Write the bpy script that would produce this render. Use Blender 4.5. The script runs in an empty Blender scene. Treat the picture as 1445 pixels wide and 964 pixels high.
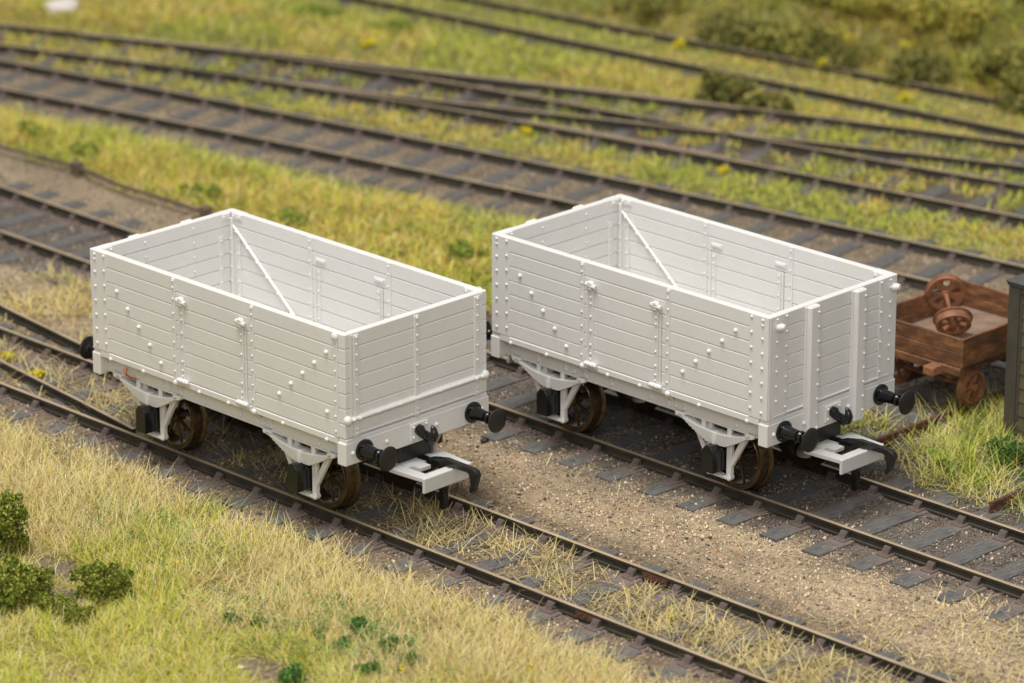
import bpy, bmesh, math, random
import numpy as np
from mathutils import Vector, Matrix
random.seed(7); rng = np.random.default_rng(11)
S = bpy.context.scene
COL = S.collection
S.unit_settings.scale_length = 0.01            # 1 unit = 1 cm: a model railway
# ---------------------------------------------------------------- camera
CAM = (49.1486, -43.6723, 25.3908); YAW, PITCH = 2.3551, 0.339
cd = bpy.data.cameras.new('camera'); cam = bpy.data.objects.new('camera', cd); COL.objects.link(cam)
f = Vector((math.cos(PITCH)*math.cos(YAW), math.cos(PITCH)*math.sin(YAW), -math.sin(PITCH)))
r = Vector((math.sin(YAW), -math.cos(YAW), 0)).normalized(); u = r.cross(f)
cam.matrix_world = Matrix(((r.x, u.x, -f.x, CAM[0]), (r.y, u.y, -f.y, CAM[1]), (r.z, u.z, -f.z, CAM[2]), (0, 0, 0, 1)))
cd.sensor_width = 36; cd.lens = 5604/1445*36
cd.clip_start = 1; cd.clip_end = 1000
cd.dof.use_dof = True; cd.dof.focus_distance = 68.0; cd.dof.aperture_fstop = 0.32
S.camera = cam
# ---------------------------------------------------------------- light: studio softboxes over the layout
w = bpy.data.worlds.new('World'); S.world = w; w.use_nodes = True
w.node_tree.nodes['Background'].inputs[0].default_value = (1.0, .98, .96, 1)
w.node_tree.nodes['Background'].inputs[1].default_value = 0.36
def softbox(name, loc, target, size, power, col):
    ld = bpy.data.lights.new(name, 'AREA'); ld.shape = 'RECTANGLE'; ld.size = size[0]; ld.size_y = size[1]
    ld.energy = power; ld.color = col
    o = bpy.data.objects.new(name, ld); COL.objects.link(o); o.location = loc
    o.rotation_euler = (Vector(target)-Vector(loc)).to_track_quat('-Z', 'Y').to_euler()
softbox('softbox_overhead', (4, -20, 92), (0, 4, 0), (48, 40), 102000, (1.0, .975, .93))
softbox('softbox_side', (72, -66, 58), (0, 3, 0), (50, 40), 36000, (1.0, .975, .945))
S.view_settings.view_transform = 'Standard'; S.view_settings.look = 'None'
S.view_settings.exposure = 0.0; S.view_settings.gamma = 1.0
S.render.engine = 'CYCLES'
ZR = -0.04                                      # rail top
# ---------------------------------------------------------------- materials
def mat(name, base, rough=.6, metal=0., noise=None, scale=8., bump=0., bscale=40., attr=False, sss=0., spec=.5, stretch=None, c3=None, coat=0.):
    m = bpy.data.materials.new(name); m.use_nodes = True; nt = m.node_tree; N = nt.nodes; Lk = nt.links
    b = N['Principled BSDF']; b.inputs['Base Color'].default_value = (*base, 1)
    b.inputs['Roughness'].default_value = rough; b.inputs['Metallic'].default_value = metal
    b.inputs['Specular IOR Level'].default_value = spec
    b.inputs['Coat Weight'].default_value = coat
    if sss:
        b.inputs['Subsurface Weight'].default_value = sss; b.inputs['Subsurface Radius'].default_value = (.06, .045, .03)
        b.inputs['Subsurface Scale'].default_value = 1.0
    tc = N.new('ShaderNodeTexCoord'); mp = N.new('ShaderNodeMapping'); Lk.new(tc.outputs['Object'], mp.inputs[0])
    if stretch: mp.inputs['Scale'].default_value = stretch
    col = None
    if attr:
        a = N.new('ShaderNodeAttribute'); a.attribute_name = 'Col'; col = a.outputs['Color']
    if noise:
        n = N.new('ShaderNodeTexNoise'); n.inputs['Scale'].default_value = scale; n.inputs['Detail'].default_value = 8
        n.inputs['Roughness'].default_value = .65
        Lk.new(mp.outputs[0], n.inputs['Vector'])
        cr = N.new('ShaderNodeValToRGB'); Lk.new(n.outputs['Fac'], cr.inputs[0])
        cr.color_ramp.elements[0].position = .32; cr.color_ramp.elements[1].position = .68
        cr.color_ramp.elements[0].color = (*noise, 1); cr.color_ramp.elements[1].color = (*base, 1)
        if c3:
            e = cr.color_ramp.elements.new(.5); e.color = (*c3, 1)
        if attr:
            mx = N.new('ShaderNodeMix'); mx.data_type = 'RGBA'; mx.blend_type = 'MULTIPLY'; mx.inputs[0].default_value = 1
            Lk.new(col, mx.inputs[6]); Lk.new(cr.outputs[0], mx.inputs[7]); col = mx.outputs[2]
        else: col = cr.outputs[0]
    if col is not None: Lk.new(col, b.inputs['Base Color'])
    if bump:
        n2 = N.new('ShaderNodeTexNoise'); n2.inputs['Scale'].default_value = bscale; n2.inputs['Detail'].default_value = 6
        Lk.new(mp.outputs[0], n2.inputs['Vector'])
        bp = N.new('ShaderNodeBump'); bp.inputs['Strength'].default_value = bump; bp.inputs['Distance'].default_value = .02
        Lk.new(n2.outputs['Fac'], bp.inputs['Height']); Lk.new(bp.outputs[0], b.inputs['Normal'])
    return m
M = dict(
 white=mat('white_plastic', (.72, .71, .69), .38, sss=.12, noise=(.685, .67, .645), scale=1.2, bump=.05, bscale=30),
 coupler=mat('coupler_plastic', (.60, .60, .585), .3, sss=.5),
 black=mat('black_plastic', (.008, .008, .009), .22, bump=.1, bscale=25),
 dull=mat('matt_black_plastic', (.018, .016, .015), .42),
 wheel=mat('browned_metal', (.15, .10, .048), .27, metal=.7, noise=(.06, .04, .024), scale=5),
 railside=mat('weathered_rail', (.060, .050, .036), .55, metal=.1, noise=(.026, .025, .018), scale=2.5, bump=.25, bscale=12),
 railtop=mat('worn_rail_head', (.62, .48, .31), .36, metal=.35, noise=(.38, .30, .20), scale=2.0, stretch=(.4, 3, 1)),
 rust=mat('fishplate_rust', (.16, .06, .03), .8, noise=(.07, .035, .025), scale=12, bump=.4),
 chair=mat('rail_chair', (.19, .135, .115), .85, noise=(.07, .055, .05), scale=6, bump=.6, bscale=25),
 sleeper=mat('sleeper_timber', (.165, .156, .148), .85, noise=(.062, .06, .058), scale=4, stretch=(7, 1, 3), bump=.7, bscale=10),
 ground=mat('ground_mix', (1.12, 1.10, 1.07), .95, attr=True, noise=(.45, .43, .40), scale=9, bump=1.0, bscale=22),
 stone=mat('stone_grains', (1, 1, 1), .8, attr=True),
 grass=mat('static_grass', (1, 1, 1), .6, attr=True, spec=.25),
 leaf=mat('foam_foliage', (1, 1, 1), .75, attr=True, spec=.2),
 rusty=mat('rusty_timber', (.33, .15, .06), .55, noise=(.075, .042, .028), scale=2.5, bump=.35, bscale=14, c3=(.16, .07, .034), stretch=(1, 1, 3)),
 rustmetal=mat('rusted_iron', (.38, .165, .075), .75, noise=(.15, .065, .035), scale=5, bump=.3, bscale=20),
 dusty=mat('dusty_boards', (.30, .22, .16), .85, noise=(.20, .12, .075), scale=3, bump=.3),
 hut=mat('olive_boards', (.13, .108, .062), .6, noise=(.095, .08, .05), scale=3, bump=.2, bscale=10),
 huttrim=mat('grey_trim', (.085, .074, .055), .55, noise=(.062, .055, .042), scale=4, bump=.2, bscale=10),
 roof=mat('roof_felt', (.085, .085, .08), .6, noise=(.06, .06, .058), scale=4),
 copper=mat('copper', (.55, .17, .06), .4, metal=.4),
 rod=mat('barrier_wood', (.17, .12, .085), .8, noise=(.07, .05, .04), scale=4),
 pale=mat('pale_stone', (.7, .66, .64), .7, noise=(.6, .55, .52), scale=3),
)
# ---------------------------------------------------------------- mesh helpers
def link(o, parent=None):
    COL.objects.link(o)
    if parent is not None: o.parent = parent
    return o
def tag(o, label=None, cat=None, group=None, kind=None):
    for k, v in (('label', label), ('category', cat), ('group', group), ('kind', kind)):
        if v: o[k] = v
    return o
def empty(name, loc=(0, 0, 0), rz=0.):
    o = bpy.data.objects.new(name, None); COL.objects.link(o); o.location = loc; o.rotation_euler = (0, 0, rz)
    o.empty_display_size = .3
    return o
class MB:
    def __init__(s, xf=None): s.v = []; s.f = []; s.mi = []; s.xf = xf; s.m = 0
    def add(s, vs, fs):
        o = len(s.v)
        if s.xf: vs = [s.xf(*p) for p in vs]
        s.v += [tuple(p) for p in vs]
        for fa in fs: s.f.append([o+i for i in fa]); s.mi.append(s.m)
    def box(s, x0, x1, y0, y1, z0, z1, b=0.):
        if b <= 0:
            vs = [(x, y, z) for x in (x0, x1) for y in (y0, y1) for z in (z0, z1)]
            s.add(vs, [(0, 1, 3, 2), (4, 6, 7, 5), (0, 4, 5, 1), (2, 3, 7, 6), (0, 2, 6, 4), (1, 5, 7, 3)]); return
        X = (x0, x1); Y = (y0, y1); Z = (z0, z1); vs = []; idx = {}
        for i in (0, 1):
            for j in (0, 1):
                for k in (0, 1):
                    x, y, z = X[i], Y[j], Z[k]; dx, dy, dz = (b, -b)[i], (b, -b)[j], (b, -b)[k]
                    for a, p in enumerate(((x, y+dy, z+dz), (x+dx, y, z+dz), (x+dx, y+dy, z))):
                        idx[i, j, k, a] = len(vs); vs.append(p)
        fs = []
        for i in (0, 1): fs.append([idx[i, 0, 0, 0], idx[i, 1, 0, 0], idx[i, 1, 1, 0], idx[i, 0, 1, 0]])
        for j in (0, 1): fs.append([idx[0, j, 0, 1], idx[1, j, 0, 1], idx[1, j, 1, 1], idx[0, j, 1, 1]])
        for k in (0, 1): fs.append([idx[0, 0, k, 2], idx[1, 0, k, 2], idx[1, 1, k, 2], idx[0, 1, k, 2]])
        for j in (0, 1):
            for k in (0, 1): fs.append([idx[0, j, k, 1], idx[1, j, k, 1], idx[1, j, k, 2], idx[0, j, k, 2]])
        for i in (0, 1):
            for k in (0, 1): fs.append([idx[i, 0, k, 0], idx[i, 1, k, 0], idx[i, 1, k, 2], idx[i, 0, k, 2]])
        for i in (0, 1):
            for j in (0, 1): fs.append([idx[i, j, 0, 0], idx[i, j, 1, 0], idx[i, j, 1, 1], idx[i, j, 0, 1]])
        for i in (0, 1):
            for j in (0, 1):
                for k in (0, 1): fs.append([idx[i, j, k, a] for a in range(3)])
        s.add(vs, fs)
    def lathe(s, prof, o, d, n=20, cap=True):
        """profile of (distance along d, radius) from origin o"""
        d = Vector(d).normalized(); a = d.orthogonal().normalized(); c = d.cross(a); o = Vector(o); vs = []; fs = []
        for t, rr in prof:
            for i in range(n):
                an = 2*math.pi*i/n; vs.append(o+d*t+(a*math.cos(an)+c*math.sin(an))*rr)
        for j in range(len(prof)-1):
            for i in range(n): fs.append([j*n+i, j*n+(i+1) % n, (j+1)*n+(i+1) % n, (j+1)*n+i])
        if cap: fs.append(list(range(n))); fs.append([(len(prof)-1)*n+i for i in range(n)])
        s.add(vs, fs)
    def rivet(s, p, d, rad=.03, h=.028, n=8):
        s.lathe([(-.005, rad), (h*.45, rad*.95), (h*.85, rad*.62), (h, rad*.2)], p, d, n)
    def tube(s, pts, rads, n=8, flat=1.):
        pts = [Vector(p) for p in pts]
        if not isinstance(rads, (list, tuple)): rads = [rads]*len(pts)
        vs = []; fs = []; ref = None
        for k, p in enumerate(pts):
            t = (pts[min(k+1, len(pts)-1)]-pts[max(k-1, 0)]).normalized()
            if ref is None: ref = t.orthogonal().normalized()
            a = (ref-t*ref.dot(t)).normalized(); c = t.cross(a); ref = a
            for i in range(n):
                an = 2*math.pi*i/n; vs.append(p+(a*math.cos(an)+c*math.sin(an)*flat)*rads[k])
        for k in range(len(pts)-1):
            for i in range(n): fs.append([k*n+i, k*n+(i+1) % n, (k+1)*n+(i+1) % n, (k+1)*n+i])
        fs.append(list(range(n))); fs.append([(len(pts)-1)*n+i for i in range(n)])
        s.add(vs, fs)
    def prism(s, poly, axis, a0, a1):
        """poly in the two other axes (cyclic order) extruded along axis from a0 to a1"""
        n = len(poly); vs = []
        for a in (a0, a1):
            for p, q in poly: vs.append({'x': (a, p, q), 'y': (p, a, q), 'z': (p, q, a)}[axis])
        s.add(vs, [list(range(n)), list(range(n, 2*n))]+[[i, (i+1) % n, n+(i+1) % n, n+i] for i in range(n)])
    def mesh(s, name, mats, smooth=35):
        me = bpy.data.meshes.new(name); me.from_pydata(s.v, [], s.f); 
        for m in (mats if isinstance(mats, list) else [mats]): me.materials.append(m)
        me.polygons.foreach_set('material_index', s.mi)
        bm = bmesh.new(); bm.from_mesh(me); bmesh.ops.recalc_face_normals(bm, faces=bm.faces); bm.to_mesh(me); bm.free()
        if smooth:
            me.shade_smooth(); me.set_sharp_from_angle(angle=math.radians(smooth))
        return me
    def build(s, name, mats, parent=None, smooth=35, bevel=0.):
        o = bpy.data.objects.new(name, s.mesh(name, mats, smooth)); link(o, parent)
        if bevel:
            b = o.modifiers.new('b', 'BEVEL'); b.width = bevel; b.segments = 2; b.limit_method = 'ANGLE'; b.angle_limit = math.radians(40)
            b.harden_normals = False
        return o
# ---------------------------------------------------------------- numpy value noise
_g = rng.random((256, 256))
def vnoise(x, y, sc, seed=0):
    x = np.asarray(x)*sc+seed*17.3+100; y = np.asarray(y)*sc+seed*7.7+100
    xi = np.floor(x).astype(int); yi = np.floor(y).astype(int); fx = x-xi; fy = y-yi
    fx = fx*fx*(3-2*fx); fy = fy*fy*(3-2*fy); G = lambda a, b: _g[a % 256, b % 256]
    return (G(xi, yi)*(1-fx)+G(xi+1, yi)*fx)*(1-fy)+(G(xi, yi+1)*(1-fx)+G(xi+1, yi+1)*fx)*fy
def fbm(x, y, sc, seed=0, o=4):
    t = 0; a = .5; n = 0
    for k in range(o): t = t+a*vnoise(x, y, sc*2**k, seed+k); n += a; a *= .55
    return t/n
def sstep(a, b, x): t = np.clip((np.asarray(x)-a)/(b-a), 0, 1); return t*t*(3-2*t)
# ---------------------------------------------------------------- track geometry (plan)
DX, DY = -.08, .08
def curve(pts, x0, x1, deg=3, step=.5):
    p = np.array(pts)+(DX, DY); c = np.polyfit(p[:, 0], p[:, 1], deg)
    xs = np.arange(x0, x1+1e-6, step); return np.stack([xs, np.polyval(c, xs)], 1)
def offset(pl, d):
    t = np.gradient(pl, axis=0); t /= np.linalg.norm(t, axis=1)[:, None]
    return pl+np.stack([-t[:, 1], t[:, 0]], 1)*d
HG = .975
lineA = np.array([(x, -.03) for x in np.arange(-24, 30, 1.)])
lineB = np.array([(x, 5.67+.0010*max(0, -x)**1.6) for x in np.arange(-32, 30, 1.)])
C1p = [(-22.9, 11.5), (-20.67, 12.03), (-18.57, 12.47), (-15.42, 12.97), (-13.31, 13.51), (-9.79, 14.16), (-7.03, 14.54), (.84, 15.79), (1.71, 15.78)]
C2p = [(-24.99, 13.14), (-21.5, 13.78), (-17.96, 14.5), (-15.04, 15.11), (-11.56, 15.9), (-9.05, 16.11), (-6.1, 16.84), (-2.03, 17.58), (.59, 17.7), (2.41, 17.89)]
c1 = curve(C1p, -34, 8, 2); c2 = curve(C2p, -34, 8, 2)
_m = np.stack([c1[:, 0], (c1[:, 1]+c2[:, 1])/2], 1); lineC = _m
D1p = [(-26.02, 13.95), (-23.28, 14.95), (-20.57, 16.05), (-17.04, 16.96), (-14.34, 17.72), (-12.17, 18.08), (-8.2, 19.11), (-4.55, 19.73), (.35, 20.53)]
D3p = [(-27.63, 15.21), (-24.81, 16.21), (-22.13, 17.4), (-19.21, 18.96), (-16.29, 20.08), (-13.44, 21.01), (-10.93, 22.07), (-8.16, 23.1), (-5.43, 24.04), (-3.1, 24.94)]
D2p = [(-25.5, 15.93), (-22, 17.38), (-18.64, 18.75), (-15.7, 19.25), (-12.19, 19.97), (-9.62, 20.65), (-5.3, 21.51), (-.97, 22.4)]
D4p = [(-23.28, 15.02), (-20.57, 16.14), (-17.5, 17.05), (-13.6, 18.35), (-10.4, 19.85), (-7.56, 21.26), (-5.83, 22.04), (-4.29, 22.65), (-1.88, 23.48)]
rD1 = curve(D1p, -34, 4); rD3 = curve(D3p, -33, 0); rD2 = curve(D2p, -25.5, 4, 3); rD4 = curve(D4p, -22.8, 0, 3)
E1p = [(-22.58, 23.37), (-19.89, 23.58), (-16.48, 24.3), (-13.2, 24.54), (-10.02, 24.8), (-6.5, 25.34), (-3.55, 25.52)]
E2p = [(-20.71, 25.25), (-17.81, 25.67), (-14.8, 26.27), (-11.27, 26.66), (-7.93, 27.07), (-4.99, 27.36)]
rE1 = curve(E1p, -30, 1, 1); rE2 = curve(E2p, -30, 1, 1)
lineE = np.stack([rE1[:, 0], (rE1[:, 1]+rE2[:, 1])/2], 1)
lineG = np.array([(5.60, y) for y in np.arange(7.2, 20, .5)]); lineK = np.array([(10.93, y) for y in np.arange(7.3, 20, .5)])
lineAd = np.array([(-3.6, .0), (-5.1, .18), (-7.4, .47), (-10.2, .85), (-14, 1.6), (-18, 2.6), (-24, 4.3)])
def dist(px, py, pl):
    d = np.full(np.shape(px), 1e9)
    for a, b in zip(pl[:-1], pl[1:]):
        ab = b-a; t = np.clip(((px-a[0])*ab[0]+(py-a[1])*ab[1])/(ab@ab), 0, 1)
        d = np.minimum(d, np.hypot(px-a[0]-t*ab[0], py-a[1]-t*ab[1]))
    return d
_thin = lambda pl, k=4: pl[::k] if len(pl) > 12 else pl
def fields(x, y):
    x = np.asarray(x, float); y = np.asarray(y, float); F = {}
    F['A'] = np.minimum(np.abs(y+.03)+(x < -99), dist(x, y, lineAd)); F['A0'] = np.abs(y+.03)
    F['B'] = np.abs(y-np.interp(x, lineB[:, 0], lineB[:, 1]))
    F['C'] = dist(x, y, _thin(lineC)); F['E'] = dist(x, y, _thin(lineE, 8))
    a = np.interp(x, rD1[:, 0], rD1[:, 1]); b = np.interp(x, rD3[:, 0], rD3[:, 1])
    F['D'] = np.maximum(0, np.maximum(a-y, y-b))          # 0 between the outermost rails
    F['G'] = np.where(y > 6.9, np.abs(x-5.6), 9.); F['K'] = np.where(y > 6.9, np.abs(x-10.93), 9.)
    return F
def height(x, y):
    x = np.asarray(x, float); y = np.asarray(y, float)
    F = fields(x, y)
    dm = np.minimum.reduce([F['A'], F['B'], F['C'], F['E'], F['D'], F['G'], F['K']])
    far = sstep(1.9, 3.2, np.minimum.reduce([F['A'], F['B'], F['C'], F['E'], F['G'], F['K']]))*sstep(.6, 1.6, F['D'])
    h = -.275+.012*(fbm(x, y, 3.)-.5)+.03*(fbm(x, y, 1.)-.5)
    h = h+sstep(1.05, 1.3, F['A0'])*sstep(2.4, 1.9, F['A0'])*np.where(y < 0, .004+.07*(fbm(x, y, 2.2, 12)-.5), -.016+.03*(fbm(x, y, 2.2, 12)-.5))
    fg = sstep(-2.0, -4.6, y); h = h+fg*(.10+.16*(fbm(x, y, .5, 3)-.3))-.13*sstep(-5.2, -8, y)*0
    h = h+.045*sstep(1.15, .9, F['E']); h = h+far*(y > 7)*(.10+.22*(fbm(x, y, .5, 5)-.4))
    h = h+sstep(26.8+.0*x, 31, y-.18*(x+12))*1.5*(1+.5*(fbm(x, y, .35, 9)-.5))+sstep(31, 50, y)*3.
    return h
# ---------------------------------------------------------------- ground
nx, ny = 560, 500
gx = np.linspace(-44, 34, nx); gy = np.linspace(-22, 56, ny)
X, Y = np.meshgrid(gx, gy); Z = height(X, Y)
def soil(x, y):
    g = lambda cx, cy, a, b_: np.exp(-(((x-cx)/a)**2+((y-cy)/b_)**2)*1.2)*1.6
    return 1.5*(g(.7, -5.75, .75, .40)+g(6.5, -6.15, 1.0, .38)+g(1.7, -6.5, .6, .3))
def zone_cols(X, Y):
    F = fields(X, Y); n1 = fbm(X, Y, 1.1, 2)[..., None]; n2 = fbm(X, Y, 3.5, 6)[..., None]
    C = lambda *c: np.array(c)[None, None, :] if X.ndim == 2 else np.array(c)[None, :]
    W = lambda a: a[..., None]
    n3 = fbm(X, Y, .9, 15)[..., None]; sand = (C(.45, .345, .225)*(1-n2*.4)+C(.39, .315, .225)*n2*.4)*(.55+.75*n3); cinder = C(.145, .122, .098)*(.7+.6*n2)
    brownb = C(.20, .145, .105)*(.7+.6*n2); straw = C(.30, .245, .095)*(.7+.6*n1); green = C(.20, .22, .06)*(.7+.6*n1)
    c = cinder+0*n1
    k = sstep(1.35, 2.3, F['B']+1.5*(n1[..., 0]-.5))*sstep(1.5, 2.1, F['A0']+.4*(n1[..., 0]-.5))*(Y > 0)*(Y < 6); c = c*(1-W(k))+sand*W(k)
    k = sstep(1.1, .8, F['B']); c = c*(1-W(k))+(C(.165, .138, .115)*(.6+.7*n2))*W(k)
    k = sstep(2.2, 1.7, F['A0']); c = c*(1-W(k))+(C(.25, .19, .125)*(.7+.6*n2))*W(k)
    k = sstep(1.0, .8, F['A0'])*.6; c = c*(1-W(k))+(C(.17, .14, .10)*(.7+.6*n2))*W(k)
    k = np.maximum(sstep(.42, .12, np.abs(F['A0']-.99)), sstep(.42, .12, np.abs(F['B']-.99)))*.7*n1[..., 0]*1.6; k = np.clip(k, 0, 1); c = c*(1-W(k))+C(.20, .15, .125)*W(k)
    k = sstep(-2.0, -2.6, Y+.5*(n1[..., 0]-.5)); c = c*(1-W(k))+straw*W(k); k = np.clip(soil(X, Y), 0, 1)*.9; c = c*(1-W(k))+C(.19, .14, .115)*(.7+.6*n2)*W(k)
    k = sstep(8.7, 9.2, Y)*(1-sstep(-2, 1, X)); c = c*(1-W(k))+green*W(k)
    k = ((Y > 7.2) & (Y < 8.9) & (X < -4))*.9; c = c*(1-W(k))+(C(.35, .275, .185)*(.6+.8*n1))*W(k)
    k = sstep(2.1, 1.7, F['C']); c = c*(1-W(k))+(C(.27, .215, .15)*(.55+.8*n2))*W(k)
    k = sstep(18, 19, Y+.35*(-X-10))*0; 
    k = sstep(1.2, 1.6, F['C'])*((Y-np.interp(X, lineC[:, 0], lineC[:, 1])) > 0)*sstep(.9, 1.8, F['C']); c = c*(1-W(k))+(green*.6+straw*.5)*W(k)
    k = (F['D'] < .3); c = np.where(W(k), C(.13, .10, .08)*(.7+.6*n2), c)
    return c
def setcol(me, cols, domain='POINT'):
    a = me.color_attributes.new('Col', 'FLOAT_COLOR', domain); q = np.ones((len(cols), 4), np.float32); q[:, :3] = cols
    a.data.foreach_set('color', q.ravel())
def fastmesh(name, V, Fc, k, m, cols=None, smooth=False):
    me = bpy.data.meshes.new(name); me.vertices.add(len(V)); me.vertices.foreach_set('co', np.asarray(V, np.float32).ravel())
    n = len(Fc); me.loops.add(n*k); me.loops.foreach_set('vertex_index', np.asarray(Fc, np.int32).ravel())
    me.polygons.add(n); me.polygons.foreach_set('loop_start', np.arange(0, n*k, k, dtype=np.int32)); 
    me.polygons.foreach_set('loop_total', np.full(n, k, np.int32))
    me.update(calc_edges=True); me.materials.append(m)
    if cols is not None: setcol(me, cols)
    if smooth: me.shade_smooth()
    return me
ii = (np.arange(ny-1)[:, None]*nx+np.arange(nx-1)[None, :]).ravel()
me = fastmesh('ground', np.stack([X.ravel(), Y.ravel(), Z.ravel()], 1), np.stack([ii, ii+1, ii+nx+1, ii+nx], 1), 4, M['ground'], zone_cols(X, Y).reshape(-1, 3), True)
tag(link(bpy.data.objects.new('ground', me)), kind='structure')
# ---------------------------------------------------------------- rails, chairs, sleepers
def rail_obj(pl, parent, name='rail', zt=ZR, h=.20, sc=1., rusty=False):
    pl = np.array(pl, float); t = np.gradient(pl, axis=0); t /= np.linalg.norm(t, axis=1)[:, None]; nn = np.stack([-t[:, 1], t[:, 0]], 1)
    hw = .037*sc
    pr = [(-hw, -.006), (-hw*.75, 0), (hw*.75, 0), (hw, -.006), (hw, -.052), (.014, -.072), (.014, -h+.045), (.034, -h+.03), (.034, -h), (-.034, -h), (-.034, -h+.03), (-.014, -h+.045), (-.014, -.072), (-hw, -.052)]
    n = len(pr); b = MB()
    vs = [(p[0]+q[0]*a, p[1]+q[1]*a, zt+z) for p, q in zip(pl, nn) for a, z in pr]
    b.add(vs, [])
    for k in range(len(pl)-1):
        for i in range(n):
            b.f.append([k*n+i, k*n+(i+1) % n, (k+1)*n+(i+1) % n, (k+1)*n+i]); b.mi.append(1 if i in (0, 1, 2) and not rusty else 0)
    for k in (0, len(pl)-1): b.f.append([k*n+i for i in range(n)]); b.mi.append(0)
    return b.build(name, [M['rust'] if rusty else M['railside'], M['railtop']], parent, smooth=25)
def sleeper_mesh(L, seed, wd=.39):
    rr = random.Random(seed); b = MB(); n = 10; zt = -.238
    xs = [-L/2+L*i/n for i in range(n+1)]; vs = []; fs = []
    for i, y in enumerate(xs):
        jx = rr.uniform(-.008, .008); jz = rr.uniform(-.004, .004)
        for x, z in ((-wd/2, -.42), (-wd/2, zt-.012), (-wd/2+.015, zt), (wd/2-.015, zt), (wd/2, zt-.012), (wd/2, -.42)): vs.append((x+jx+rr.uniform(-.004, .004), y+(rr.uniform(-.02, .02) if i in (0, n) else 0), z+(jz if z > -.3 else 0)))
    for i in range(n):
        for k in range(5): fs.append([i*6+k, i*6+k+1, (i+1)*6+k+1, (i+1)*6+k])
    fs += [list(range(6)), [n*6+k for k in range(6)]]
    b.add(vs, fs); return b.mesh('sleeper', M['sleeper'], 30)
def dusty_sleeper():
    m = M['sleeper']; nt = m.node_tree; N = nt.nodes; Lk = nt.links; b = N['Principled BSDF']; src = b.inputs['Base Color'].links[0].from_socket
    tc = N.new('ShaderNodeTexCoord'); sp = N.new('ShaderNodeSeparateXYZ'); Lk.new(tc.outputs['Object'], sp.inputs[0])
    ab = N.new('ShaderNodeMath'); ab.operation = 'ABSOLUTE'; Lk.new(sp.outputs['Y'], ab.inputs[0])
    sb = N.new('ShaderNodeMath'); sb.operation = 'SUBTRACT'; sb.inputs[1].default_value = .98; Lk.new(ab.outputs[0], sb.inputs[0])
    a2 = N.new('ShaderNodeMath'); a2.operation = 'ABSOLUTE'; Lk.new(sb.outputs[0], a2.inputs[0])
    n = N.new('ShaderNodeTexNoise'); n.inputs['Scale'].default_value = 4; n.inputs['Detail'].default_value = 5
    gp = N.new('ShaderNodeNewGeometry'); Lk.new(gp.outputs['Position'], n.inputs['Vector'])
    ad = N.new('ShaderNodeMath'); ad.operation = 'ADD'; Lk.new(a2.outputs[0], ad.inputs[0]); Lk.new(n.outputs['Fac'], ad.inputs[1])
    mr = N.new('ShaderNodeMapRange'); mr.inputs['From Min'].default_value = .62; mr.inputs['From Max'].default_value = .98; mr.inputs['To Min'].default_value = .85; mr.inputs['To Max'].default_value = 0.; Lk.new(ad.outputs[0], mr.inputs['Value'])
    mx = N.new('ShaderNodeMix'); mx.data_type = 'RGBA'; Lk.new(mr.outputs[0], mx.inputs[0]); Lk.new(src, mx.inputs[6]); mx.inputs[7].default_value = (.20, .148, .122, 1); Lk.new(mx.outputs[2], b.inputs['Base Color'])
dusty_sleeper()
SLM = [sleeper_mesh(3.6, i) for i in range(6)]
def chair_mesh():
    b = MB(); zt = -.238
    b.box(-.125, .125, -.23, .23, zt-.01, zt+.03, .014)
    b.prism([(-.16, zt+.02), (-.085, ZR-.06), (-.04, ZR-.06), (-.04, zt+.02)], 'x', -.07, .07)
    b.prism([(.16, zt+.02), (.085, ZR-.06), (.04, ZR-.06), (.04, zt+.02)], 'x', -.07, .07)
    for s in (-1, 1): b.rivet((0, s*.175, zt+.02), (0, 0, 1), .025, .03, 6)
    return b.mesh('chair', M['chair'], 40)
CHM = chair_mesh()
def lay(root, pl, spacing, phase=0., skip=lambda x, y: False, length=3.6, rails=(-HG, HG), chairs=True, wjit=.03):
    seg = np.linalg.norm(np.diff(pl, axis=0), axis=1); cum = np.concatenate([[0], np.cumsum(seg)])
    s = phase; i = 0
    while s < cum[-1]:
        x = float(np.interp(s, cum, pl[:, 0])); y = float(np.interp(s, cum, pl[:, 1]))
        x2 = float(np.interp(s+.2, cum, pl[:, 0])); y2 = float(np.interp(s+.2, cum, pl[:, 1])); 
        x1 = float(np.interp(s-.2, cum, pl[:, 0])); y1 = float(np.interp(s-.2, cum, pl[:, 1])); a = math.atan2(y2-y1, x2-x1)
        if not skip(x, y):
            o = bpy.data.objects.new('sleeper', SLM[i % len(SLM)]); o.parent = root; COL.objects.link(o)
            o.location = (x+random.uniform(-wjit, wjit), y, random.uniform(-.004, .004)); o.rotation_euler = (0, 0, a+random.uniform(-.02, .02)); o.scale = (random.uniform(.95, 1.05), length/3.6*random.uniform(.985, 1.015), 1)
            if chairs:
                for rr in rails:
                    c = bpy.data.objects.new('chair', CHM); c.parent = o; COL.objects.link(c); c.location = (0, rr/o.scale.y, 0); c.scale = (1, 1/o.scale.y, 1)
        s += spacing; i += 1
def out(x, y):     # well outside the view in plan
    vx, vy = x-CAM[0], y-CAM[1]; d = vx*f.x+vy*f.y-CAM[2]*f.z; s = (vx*r.x+vy*r.y)/d; t = (vx*u.x+vy*u.y-CAM[2]*u.z)/d
    return abs(s) > .152 or abs(t) > .112 or d < 0
tA = tag(empty('railway_track', (0, 0, 0)), 'front track with straw grass between its rails, carrying the nearer wagon', 'track', 'railway tracks')
rail_obj(offset(lineA, -HG), tA); rail_obj(offset(lineA, HG), tA)
lay(tA, lineA-(0, .09), 1.025, .78, out, length=3.25, rails=(-HG+.09, HG+.09))
TA2 = np.array([(-3.2, -.90), (-4.94, -.66), (-7.73, -.33), (-12, .35), (-18, 1.5), (-24, 3)])+(DX, DY)
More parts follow.
